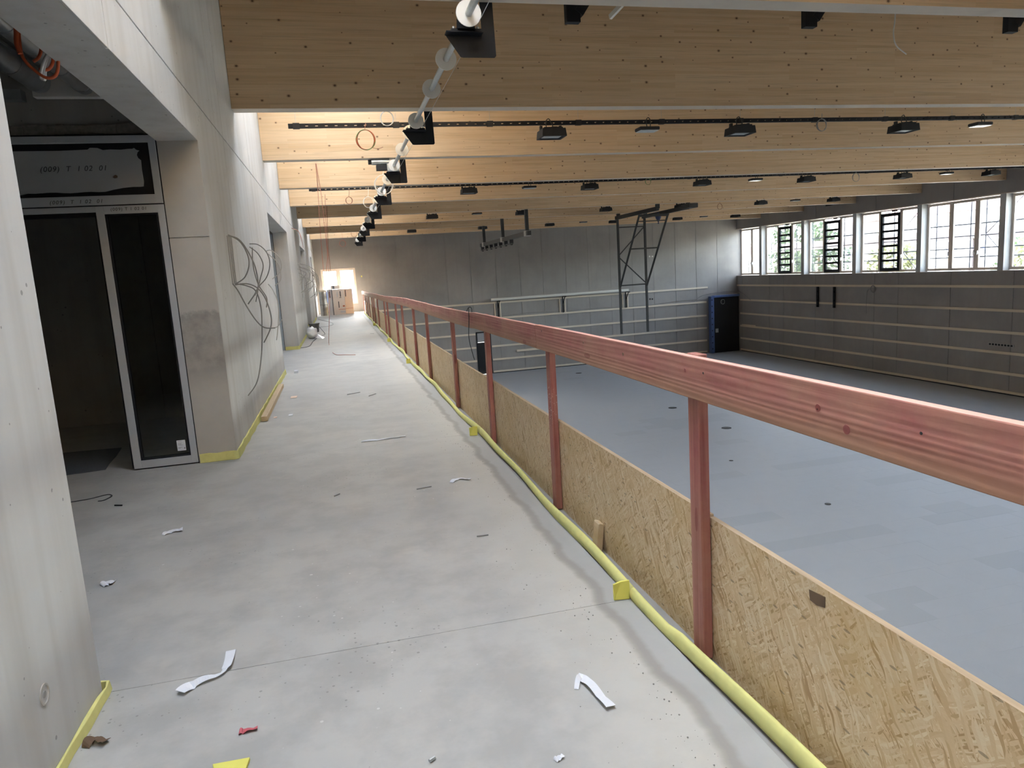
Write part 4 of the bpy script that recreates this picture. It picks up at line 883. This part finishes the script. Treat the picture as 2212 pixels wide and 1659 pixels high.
# ================================================================== LIGHT RAILS AND LAMPS
def rail(Y, x0, x1, z, label):
    m = MB(); m.box((x0, Y-.028, z-.034), (x1, Y-.022, z-.012)).box((x0, Y-.028, z+.012), (x1, Y-.022, z+.034)).box((x0, Y+.022, z-.034), (x1, Y+.028, z+.034)) if False else None
    m = MB(); m.box((x0, Y-.024, z-.034), (x1, Y+.024, z-.010)).box((x0, Y-.024, z+.010), (x1, Y+.024, z+.034))
    x = x0
    while x < x1: m.box((x, Y-.0235, z-.0101), (min(x+.108, x1), Y+.0235, z+.0101)); x += .15
    t = thing('light_rail', ((x0+x1)/2, Y, z), label, 'light rail', 'black light rails under the ceiling')
    m.build('rail', 'black', t)
    x = x0+.12
    while x < x1:
        box((x-.05, Y-.032, z-.042), (x+.05, Y+.032, z+.042)).build('clamp', 'black_soft', t); MB().cyl((x, Y, z+.042), (x, Y, ZD-.01), .003, 5).build('hanger_wire', 'wire_pale', t); x += 1.55
    return t
RY = [11.9, 19.7, 27.6, 35.4]
rail(RY[0], -0.49, 23.0, 4.06, 'nearest black perforated light rail behind the large beam'); rail(RY[1], -0.46, 23.0, 4.065, 'second black perforated light rail from the camera')
rail(RY[2], 1.5, 23.0, 4.075, 'third black light rail, mostly hidden by the beams'); rail(RY[3], 1.5, 23.0, 4.09, 'farthest black light rail, before the last beam')
def lamp_proto():
    t = thing('flood_lamp', (0, 0, 0), 'x', 'lamp'); m = MB()
    a, b = .215, .185; v = [(-a+.015, -b+.012, 0), (a-.015, -b+.012, 0), (a-.015, b-.012, 0), (-a+.015, b-.012, 0), (-a, -b, -.13), (a, -b, -.13), (a, b, -.13), (-a, b, -.13), (-a+.035, -b+.035, -.13), (a-.035, -b+.035, -.13), (a-.035, b-.035, -.13), (-a+.035, b-.035, -.13), (-a+.05, -b+.05, -.10), (a-.05, -b+.05, -.10), (a-.05, b-.05, -.10), (-a+.05, b-.05, -.10)]
    f_ = [[0, 1, 2, 3]]+[[i, (i+1) % 4, 4+(i+1) % 4, 4+i] for i in range(4)]+[[4+i, 4+(i+1) % 4, 8+(i+1) % 4, 8+i] for i in range(4)]+[[8+i, 8+(i+1) % 4, 12+(i+1) % 4, 12+i] for i in range(4)]+[[12, 13, 14, 15]]
    m.add(v, f_); parts = [m.build('housing', 'black_soft', t)]
    parts.append(box((-a+.055, -b+.055, -.112), (a-.055, b-.055, -.104)).build('diffuser', 'diffuser', t))
    g = MB()
    for i in range(5): g.box((-a+.05, -b+.05+.055*i, 0), (a-.05, -b+.062+.055*i, .025))
    parts.append(g.build('cooling_fins', 'black_soft', t))
    parts.append(MB().box((-.20, -.022, .0), (.19, .022, .022)).box((-.20, -.03, .0), (-.16, .03, .064)).box((.0, -.05, .0), (.10, .05, .05)).box((.14, -.03, 0), (.18, .03, .064)).build('mount', 'black_soft', t))
    parts.append(MB().tube([(-.10, -.06, .02), (-.11, -.06, .12), (-.06, -.06, .17), (-.02, -.06, .12), (.02, -.06, .03)], .008, 6, 0, 4).build('lamp_cable', 'wire_black', t))
    return t, parts
def small_proto():
    t = thing('linear_lamp', (0, 0, 0), 'x', 'lamp')
    parts = [box((-.19, -.12, -.115), (.19, .12, -.055)).build('housing', 'black_soft', t, bevel=.02), box((-.17, -.105, -.125), (.17, .105, -.1151)).build('diffuser', 'diffuser', t)]
    parts.append(MB().tube([(-.03, -.06, -.06), (-.04, -.05, .05), (0, -.05, .10), (.04, -.05, .05), (.03, -.06, -.06)], .008, 6, 0, 4).build('lamp_cable', 'wire_black', t))
    return t, parts
LP, LPP = lamp_proto(); SPt, SPP = small_proto()
rowl = ['nearest', 'second', 'third', 'farthest']; posl = ['first', 'second', 'third', 'fourth', 'fifth', 'sixth', 'seventh', 'eighth']
big = [[1190, 1597, 1950], [1012, 1273, 1516, 1741, 1949, 2140], [933, 1126, 1308, 1470, 1643, 1800], [889, 1042, 1187, 1325, 1463, 1588]]
sml = [[1398, 2118], [1143, 1632, 2045], [1030, 1718], [1260, 1520]]
def place(src, parts, loc, lab, grp):
    o = src.copy(); COL.objects.link(o); o.location = loc; o['label'] = lab; o['group'] = grp; ORG[o.name] = Vector(loc)
    for c_ in parts:
        d_ = c_.copy(); COL.objects.link(d_); d_.parent = o
    return o
def rowx(px, Y, z):
    p = None; py = 500.0
    for _ in range(30):
        p = oy(px, py, Y); py -= (z-p.z)*FPX/Y*0.9
    return p.x
for r_i in range(4):
    z = 4.06-.055+.01*r_i
    for i, px in enumerate(big[r_i]): place(LP, LPP, (rowx(px, RY[r_i], z-.06), RY[r_i]-.02, z-.062), 'black flood lamp, %s from the left on the %s light rail' % (posl[i], rowl[r_i]), 'flood lamps on the light rails')
    for i, px in enumerate(sml[r_i]): place(SPt, SPP, (rowx(px, RY[r_i], z-.03), RY[r_i], z+.016), 'flat black lamp, %s from the left on the %s light rail' % (posl[i], rowl[r_i]), 'flat lamps on the light rails')
for o in LPP+SPP+[LP, SPt]: bpy.data.objects.remove(o)
# hanging cable coils
def coil(px, py, Y, r, mats, n, label, tail=None):
    c_ = oy(px, py, Y); t = thing('cable_coil', c_, label, 'cable coil', 'cable coils under the ceiling')
    for i in range(n):
        rr = r*(1+.09*(i/n-.5)); pts = [c_+Vector((rr*cos(a)*(.9+.1*sin(i)), .012*sin(a*2+i), rr*sin(a)*(1+.04*cos(i)))) for a in [2*pi*j/16+i for j in range(17)]]
        MB().tube(pts, .0055, 5, 0, 3).build('loop', mats[i % len(mats)], t)
    MB().tube([c_+Vector((0, 0, r)), c_+Vector((.02, .02, r+.1)), Vector((c_.x+.03, Y+.03, max(4.05, c_.z+r+.05) if Y < 30 else ZD-.005))], .005, 5, 0, 4).build('feed_cable', mats[0], t)
    if tail: MB().tube([c_+Vector((r*.6, 0, -r*.8)), c_+Vector((r*1.2, 0, -r*.9)), c_+Vector((r*1.7, 0, -r*.75))], .004, 5, 0, 4).build('tail', mats[0], t)
coil(790, 302, 11.85, .155, ['wire_brown', 'wire_green', 'wire_brown', 'wire_orange'], 5, 'brown and green cable coil hanging from the nearest light rail', True)
coil(836, 256, 11.85, .11, ['wire_pale'], 2, 'pale cable loop behind the large beam')
coil(1775, 270, 11.85, .11, ['wire_grey'], 5, 'grey cable coil at the right of the nearest light rail')
coil(1400, 392, 19.65, .09, ['wire_green', 'wire_brown'], 3, 'small green cable coil on the second light rail')
coil(1849, 383, 19.65, .13, ['wire_grey'], 3, 'grey cable ring on the second light rail near the windows')
coil(829, 399, 15.5, .20, ['wire_white'], 4, 'white cable coil hanging by the shaft motor')
coil(796, 437, 19.2, .14, ['wire_white'], 4, 'white cable coil hanging past the fourth bracket')
coil(754, 433, 19.65, .09, ['wire_brown', 'wire_red'], 3, 'thin reddish cable bundle under the second light rail')
coil(1555, 446, 27.5, .12, ['wire_brown'], 2, 'brown cable ring hanging beside the basketball frame')
coil(740, 526, 37.2, .16, ['wire_red'], 3, 'orange cable ring hanging over the end of the gallery')
coil(765, 505, 37.2, .16, ['wire_brown'], 2, 'dark cable loop under the last beam')
coil(1889, 622, 29.0, .13, ['wire_grey'], 3, 'grey cable coil on the right hall wall') if False else None
# black hangers between the first two beams, with rope guides
for px, py, l in ((1237, 50, 'leftmost black ceiling hanger at the top edge'), (1748, 60, 'middle black ceiling hanger at the top edge'), (2182, 71, 'rightmost black ceiling hanger at the top edge')):
    a = oy(px, py, 7.4); t = thing('ceiling_hanger', (a.x, 7.4, a.z), l, 'hanger', 'black hangers at the top')
    box((a.x-.075, 7.36, a.z), (a.x+.075, 7.44, ZD-.003)).build('leg', 'black', t)
    MB().bar((a.x+.06, 7.40, a.z+.09), (a.x+.95, 7.40, ZD-.05), .10, .10).build('strut', 'black', t)
a, b = oy(1318, 37, 7.4), oy(1345, 8, 7.2)
tag(MB().bar(a, a+(b-a)*4.8, .03, .05).build('white_strut', 'white_plastic'), 'white slanting strut beside the leftmost black hanger', 'strut')
cable('ceiling_cable', [oy(1934, 25, 8.0)+Vector((0, 0, .8)), oy(1934, 30, 8.0), oy(1930, 70, 8.0), oy(1936, 98, 8.0), oy(1958, 117, 8.0)], .008, 'wire_white', 'pale cable hanging in front of the large beam at upper right')

# ================================================================== BASKETBALL FRAME, ROPE TRACK
t = thing('basketball_frame', (13.0, 29.7, -1.45), 'black ceiling hung basketball frame folding down in front of the far wall', 'basketball frame')
xa, xb, yp = 12.33, 13.62, 29.75; zt = 3.70
def br(name, p, q, w_=.07, h_=.07): return MB().bar(p, q, w_, h_).build(name, 'steel_black', t)
for x in (xa, xb):
    br('main_post', (x, yp, -1.45), (x, yp, zt), .085, .085); br('top_beam', (x, yp+.15, zt), (x, by(5)+.1, zt), .12, .15); br('hanger', (x, yp-.1, zt), (x, yp-.1, ZB-.001), .13, .13); br('hanger', (x, by(5)+.11, zt), (x, by(5)+.11, ZB-.001), .13, .13)
    q = Vector((x, yp-2.35, zt-.06)); br('brace', (x, yp-.05, .66), q, .06, .06)
br('cross_bar', (xa, yp, .72), (xb, yp, .72), .06, .06); br('cross_bar', (xa, yp, 3.28), (xb, yp, 3.28), .05, .05)
mz = (.66+zt)/2+.10; my = yp-1.2
br('cross_bar', (xa, my, mz), (xb, my, mz), .06, .06); br('cross_bar', (xa, yp-2.3, zt-.12), (xb, yp-2.3, zt-.12), .10, .10); br('cross_bar', (xa, yp-2.2, zt-.34), (xb, yp-2.2, zt-.34), .04, .04)
br('diagonal', (xa, yp, 2.05), (xb, yp, 3.3), .04, .04); br('diagonal', (xa, yp, 1.98), (xb, yp, .75), .04, .04)
MB().box((xb-.15, by(5)-.25, zt-.05), (xb+.25, by(5)+.4, zt+.12)).build('winch_box', 'steel_black', t, bevel=.02)
p = Vector(oy(1422, 471, 28.0)); prof = [(.0, -.24), (.03, -.23), (.035, -.20), (.012, -.18), (.05, -.12), (.115, 0), (.13, .08), (.10, .15), (.05, .18), (.02, .24), (0, .25)]
m = MB(); n = 14; v = [(p.x+r_*cos(2*pi*j/n), p.y+r_*sin(2*pi*j/n), p.z+z) for r_, z in prof for j in range(n)]
m.add(v, [[i*n+j, i*n+(j+1) % n, (i+1)*n+(j+1) % n, (i+1)*n+j] for i in range(len(prof)-1) for j in range(n)], 0, True)
t2 = thing('hanging_pouch', p, 'dark blue teardrop pouch hanging below the basketball frame', 'pouch'); m.build('pouch', 'blue_dark', t2); MB().cyl(p+Vector((0, 0, .24)), (p.x, p.y, zt-.1), .012, 6).build('strap', 'wire_white', t2)
t = thing('rope_track', (7.05, 29.8, 3.0), 'black climbing rope track hanging below the beams before the far wall', 'track')
MB().bar((7.05, 25.4, 3.0), (7.05, 34.3, 3.0), .14, .16).build('track_beam', 'steel_black', t)
for y in (33.52, 29.62, 25.7): MB().bar((7.05, y, 3.0), (7.05, y, ZB-.001), .12, .12).build('hanger', 'steel_black', t); box((6.95, y-.12, 2.9), (7.15, y+.12, 3.1)).build('clamp', 'grey_paint', t)
for i in range(7):
    y = 28.2+i*.97; c_ = MB().box((6.98, y-.06, 2.78), (7.12, y+.06, 2.92)).box((7.02, y-.09, 2.70), (7.08, y+.09, 2.79)).build('trolley', 'black_soft', t)
MB().bar((7.05, 28.0, 2.76), (7.05, 34.4, 2.76), .05, .05).build('lower_rail', 'steel_black', t)

# ================================================================== FAR WALL FITTINGS
BZ = [-.06, -.96, -1.80, -2.58, -3.36, -4.07]; lev = ['top', 'second', 'third', 'fourth', 'fifth', 'lowest']
for i, z in enumerate(BZ):
    segs = [(1.5, 22.3 if i > 0 else 22.4)] if i < 2 else [(1.5, DX0-.03), (DX1+.03, 22.3)]
    for j, (a, b) in enumerate(segs):
        side = '' if len(segs) == 1 else (' left of the dark doorway' if j == 0 else ' right of the dark doorway')
        tag(box((a, YF-.055, z-.05), (b, YF-.0005, z+.05)).build('wall_batten', 'batten_x'), '%s wooden batten on the far wall%s' % (lev[i], side), 'batten', 'battens on the far wall')
for i, z in enumerate(BZ):
    tag(box((XR-.055, YB+.02, z-.05), (XR-.0005, YF-.42 if i else YF-.06, z+.05)).build('wall_batten', 'batten'), '%s wooden batten along the right hall wall' % lev[i], 'batten', 'battens on the right wall')
tag(MB().bar((XR-.085, 37.9, -2.49), (XR-.085, 39.3, -2.49), .05, .06).build('spare_batten', 'batten'), 'short spare batten lying on the fourth batten of the right wall', 'batten')
tag(box((XR-.03, YB+.05, HZ+.003), (XR-.001, YF-.5, HZ+.05)).build('wall_edge_strip', 'black_soft'), 'black edge strip at the foot of the right hall wall', 'edge strip')
for j, (a, b) in enumerate(((1.5, DX0-.02), (DX1+.02, 22.3))): tag(box((a, YF-.03, HZ+.003), (b, YF-.001, HZ+.05)).build('wall_edge_strip', 'black_soft'), 'black edge strip at the foot of the far wall ' + ('left' if j == 0 else 'right') + ' of the doorway', 'edge strip')
sb = ['leftmost', 'middle', 'rightmost']
for i, x in enumerate((8.93, 12.88, 16.88)):
    t = thing('pipe_bracket', (x, YF-.06, -.9), '%s black bracket carrying the long pale pipe on the far wall' % sb[i], 'bracket', 'pipe brackets on the far wall')
    MB().bar((x, YF-.10, -.92), (x, YF-.10, .02), .05, .06).build('upright', 'black', t); MB().bar((x, YF-.10, .03), (x, YF-.75, .03), .05, .05).build('arm', 'black', t); MB().bar((x, YF-.12, -.45), (x, YF-.55, .0), .035, .035).build('brace', 'black', t)
    for s_, w_ in ((-.16, 'left'), (.16, 'right')): tag(box((x+s_-.035, YF-.056, BZ[1]+.051), (x+s_+.035, YF-.0005, BZ[0]-.051)).build('short_stud', 'batten_x'), 'short upright stud %s of the %s pipe bracket' % (w_, sb[i]), 'stud', 'short studs on the far wall')
tag(MB().cyl((8.5, YF-.40, .136), (16.95, YF-.40, .136), .08, 14).build('wall_pipe', 'white_plastic'), 'long pale pipe resting on brackets along the far wall', 'pipe')
# doorway in the far wall
t = thing('dark_door', ((DX0+DX1)/2, YF, HZ), 'narrow dark door in the far wall behind a red post', 'door')
MB().box((DX0, YF-.02, HZ), (DX0+.07, YF+.08, DZ1)).box((DX1-.07, YF-.02, HZ), (DX1, YF+.08, DZ1)).box((DX0+.07, YF-.02, DZ1-.07), (DX1-.07, YF+.08, DZ1)).build('door_frame', 'black', t)
box((DX0+.07, YF+.03, HZ), (DX1-.07, YF+.06, DZ1-.62)).build('door_leaf', 'black_soft', t); box((DX0+.07, YF+.03, DZ1-.61), (DX1-.07, YF+.05, DZ1-.07)).build('door_light', 'panel_grey', t)
box((DX1+.03, YF-.058, BZ[4]+.30), (DX1+.03, YF-.057, BZ[4]+.31)) if False else None
a, b = oy(1117, 758, YF-.12), oy(1200, 748, YF-.12)
tag(MB().bar((9.9, YF-.10, -2.95), (13.0, YF-.10, -2.93), .06, .12).build('spare_plank', 'batten_x'), 'spare plank held against the far wall', 'plank')
# dark cabinet door wrapped in film in the corner
t = thing('corner_door', (23.4, YF-.25, HZ), 'black door with blue protective film standing in the far right corner', 'door')
box((22.62, YF-.30, HZ), (24.40, YF-.22, -.72)).build('door_leaf', 'black_soft', t, bevel=.01)
MB().box((22.40, YF-.42, HZ), (22.62, YF-.10, -.62)).box((22.62, YF-.42, -.72), (24.40, YF-.10, -.58)).build('film_frame', 'blue_film', t, bevel=.02)
box((22.75, YF-.305, -2.9), (22.95, YF-.301, -2.65)).build('lock_plate', 'grey_paint', t)
for i in range(9): box((22.44, YF-.424, HZ+.25+i*.38), (22.50, YF-.421, HZ+.32+i*.38)).build('hole', 'black_soft', t)
c_ = Vector((23.25, YF-.33, -1.0))
MB().tube([c_+Vector((.14*cos(a), 0, .14*sin(a))) for a in [2*pi*i/14 for i in range(15)]], .012, 6, 0, 3).tube([c_+Vector((.11*cos(a)+.03, -.012, .15*sin(a))) for a in [2*pi*i/14 for i in range(15)]], .012, 6, 0, 3).build('cable_ring', 'wire_grey', t)
for (px, py, m_, l) in ((1403, 554, 'white_plastic', 'left white socket high on the far wall'), (1409, 554, 'white_plastic', 'right white socket high on the far wall'), (1404, 646, 'black_soft', 'left dark socket hole on the far wall'), (1409, 646, 'black_soft', 'right dark socket hole on the far wall')):
    p = oy(px, py, YF); tag(MB().cyl((p.x, YF-.02, p.z), (p.x, YF-.0005, p.z), .05, 14).build('wall_socket', m_), l, 'socket', 'sockets on the far wall')
p = oy(781, 597, YF); tag(box((p.x-.03, YF-.02, p.z-.04), (p.x+.03, YF-.0005, p.z+.04)).build('wall_tag', 'foam_bright', bevel=.008), 'small yellow plug on the far wall beside the end window', 'plug')
random.seed(5)
pts = [Vector((8.9+i*.95, YF-.02, -.90+.05*sin(i*1.1)+.10*abs(sin(i*.4)))) for i in range(15)]
cable('wall_line', pts, .012, 'wire_grey', 'thin cable running over the second batten of the far wall')
cable('wall_line', [Vector((21.4, YF-.06, -.9)), Vector((22.0, YF-.06, -.55)), Vector((22.7, YF-.3, -.42)), Vector((23.6, YF-.3, -.35)), Vector((24.3, YF-.2, -.4)), Vector((XR-.06, 39.3, -.55)), Vector((XR-.06, 38.4, -.95))], .014, 'wire_grey', 'cables looping over the black corner door')
# right wall fittings
for px, l in ((1767, 'left'), (1803, 'right')):
    p0 = ox(px, 620, XR-.06); t = thing('wall_bracket', (XR-.06, p0.y, -1.15), '%s black upright bracket on the right hall wall' % l, 'bracket', 'upright brackets on the right wall')
    box((XR-.11, p0.y-.07, -1.17), (XR-.056, p0.y+.07, -.115)).build('upright', 'black', t)
    for z in (-.35, -.80, -1.10): box((XR-.18, p0.y-.09, z-.05), (XR-.11, p0.y-.02, z+.05)).build('hook', 'black', t)
t = thing('wall_grille', (XR, 21.55, -2.3), 'dark slotted strip on the right hall wall at the photo edge', 'grille')
box((XR-.03, 21.03, -2.33), (XR-.0005, 22.1, -2.24)).build('strip', 'grey_paint', t)
for i in range(8): box((XR-.036, 21.07+i*.13, -2.32), (XR-.0301, 21.16+i*.13, -2.25)).build('slot', 'black_soft', t)
c_ = Vector((XR-.05, 28.25, -.20)); m = MB()
for i in range(3): m.tube([c_+Vector((-.01*i, (.17-.02*i)*cos(a), (.17-.02*i)*sin(a))) for a in [2*pi*j/14 for j in range(15)]], .010, 5, 0, 3)
m.tube([c_+Vector((0, .17, 0)), c_+Vector((0, .38, -.10)), c_+Vector((0, .42, -.6)), c_+Vector((0, .40, -1.2))], .010, 5, 0, 4)
tag(m.build('wall_cable_coil', 'wire_grey'), 'cable coil hanging on the right hall wall below the windows', 'cable coil')
p = ox(1798, 440, XR-.2); t = thing('loudspeaker', p, 'black loudspeaker mounted high on the right hall wall', 'loudspeaker')
MB().prism([(XR-.42, p.y-.28, p.z-.10), (XR-.42, p.y+.25, p.z-.10), (XR-.30, p.y+.28, p.z+.32), (XR-.30, p.y-.28, p.z+.32)], (.22, 0, .05)).build('cabinet', 'black_soft', t, bevel=.02); box((XR-.10, p.y-.05, p.z+.05), (XR-.001, p.y+.05, p.z+.2)).build('mount', 'black', t)
# hall floor covers
cl = ['farthest', 'second farthest', 'middle', 'second nearest', 'nearest']
for i, (x, y, r_) in enumerate(((12.64, 36.9, .17), (12.64, 25.5, .17), (12.62, 21.4, .17), (10.6, 17.74, .06), (10.6, 13.57, .07))):
    t = thing('floor_socket', (x, y, HZ), '%s round dark socket cover in the grey hall floor' % cl[i], 'floor socket', 'socket covers in the hall floor')
    MB().cyl((x, y, HZ+.001), (x, y, HZ+.006), r_, 24).build('cover', 'black_soft', t); MB().cyl((x, y, HZ+.0061), (x, y, HZ+.009), r_*.7, 24).build('lid', 'steel_black', t)

# ================================================================== OUTSIDE
structure(box((-80, -60, -4.9), (120, 140, -4.6)).build('ground', 'ground'))
structure(box((XR+.9, -30, -4.6), (100, 90, -1.0)).build('ground_terrace', 'ground'))
sc = thing('scaffold', (27.0, 28, -1.0), 'steel scaffold standing outside the hall windows', 'scaffold')
X1, X2 = 26.3, 27.1
for x in (X1, X2):
    for y in [12+2.57*i for i in range(14)]: MB().cyl((x, y, -1.0), (x, y, 6.0), .024, 8).build('standard', 'scaff', sc)
    for z in (1.05, 1.95, 2.45): MB().cyl((x, 10, z), (x, 46, z), .02, 8).build('ledger', 'scaff', sc)
for y in [12+2.57*i for i in range(0, 13, 2)]: MB().cyl((X2, y, -.6), (X2, y+2.57, 2.0), .018, 8).build('diagonal', 'scaff', sc); MB().cyl((X2, y+2.57, 2.0), (X2, y, 4.2), .018, 8).build('diagonal', 'scaff', sc)
for y in [12+2.57*i for i in range(13)]: box((X1+.03, y+.02, 1.40), (X2-.03, y+2.55, 1.45)).build('deck_board', 'scaff', sc)
nt_ = MB()
for i in range(44): nt_.bar((X2+.06, 21.5+i*.09, 2.35), (X2+.06, 21.5+i*.09, 3.7), .012, .012)
for i in range(15): nt_.bar((X2+.06, 21.5, 2.35+i*.09), (X2+.06, 25.4, 2.35+i*.09), .012, .012)
nt_.build('safety_net', 'white_plastic', sc)
def house(x0, y0, x1, y1, z1, wallm, roofm, label, hx=3.0):
    t = thing('house', ((x0+x1)/2, (y0+y1)/2, -1.0), label, 'house')
    box((x0, y0, -1.0), (x1, y1, z1)).build('wall', wallm, t)
    MB().prism([(x0-.6, y0-.6, z1), (x1+.6, y0-.6, z1), ((x0+x1)/2, y0-.6, z1+hx)], (0, y1-y0+1.2, 0)).build('roof', roofm, t)
    y = y0+1.5
    while y < y1-1.5:
        for z in (.6, 3.2):
            if z+1.4 < z1: f_ = MB().box((x0-.06, y, z), (x0-.001, y+1.1, z+1.4)).build('window_frame', 'white_plastic', t); box((x0-.08, y+.1, z+.1), (x0-.061, y+1.0, z+1.3)).build('window_pane', 'blue_dark', f_)
        y += 3.0
house(52, 40, 62, 62, 4.4, 'render_white', 'roof_red', 'pale rendered house with a red roof seen through the windows')
house(58, 66, 70, 88, 6.0, 'render_white', 'roof_red', 'taller pale house farther back beyond the scaffold')
house(44, 30, 50, 36, 1.6, 'brown_wood', 'brown_wood', 'low brown timber shed outside the windows', 0.8)
tag(box((34, 22, 1.9), (34.3, 60, 2.5)).build('canopy_fascia', 'brown_wood'), 'long brown canopy fascia outside the windows', 'canopy') 
for i, y in enumerate((23, 32, 41, 50, 59)): tag(box((34.05, y, -1), (34.25, y+.2, 1.9)).build('canopy_post', 'brown_wood'), ('rightmost', 'second', 'middle', 'fourth', 'leftmost')[i] + ' brown post carrying the canopy fascia outside', 'post', 'canopy posts')
random.seed(11)
def tree(x, y, r_, h_, mat, label):
    t = thing('tree', (x, y, -1.0), label, 'tree', 'trees outside the windows'); MB().cyl((x, y, -1.0), (x, y, h_), .16, 8, r2=.07).build('trunk', 'bark', t)
    m = MB()
    for i in range(1300):
        u_ = Vector((random.gauss(0, 1), random.gauss(0, 1), random.gauss(0, 1))).normalized(); rr = r_*(.55+.45*random.random())*(1+.2*sin(u_.x*5+u_.z*4)); p = Vector((x, y, h_))+Vector((u_.x*rr, u_.y*rr, u_.z*rr*1.1))
        a = Vector((random.gauss(0, 1), random.gauss(0, 1), random.gauss(0, 1))).normalized()*.16*r_/2; b = a.orthogonal().normalized()*.12*r_/2
        m.add([p-a, p-b, p+a, p+b], [[0, 1, 2, 3]])
    m.build('crown', mat, t)
tree(38, 50, 2.4, 1.6, 'leaf', 'dark green tree outside the corner windows'); tree(37, 41, 1.9, .6, 'leaf_y', 'yellow green bush outside the louvre windows')
tree(40, 33, 2.2, .2, 'leaf', 'green shrub outside the triple window'); tree(42, 58, 3.0, 2.6, 'leaf', 'tall green tree outside near the corner'); tree(36, 30, 1.6, .1, 'leaf_y', 'light green shrub outside the rightmost window')
tree(33, 47, 1.5, .6, 'leaf', 'small dark shrub just outside the scaffold')
tag(box((-6, 70, -4.6), (8, 78, 1.0)).build('far_building', 'blue_film'), 'pale blue building seen through the end window', 'building')
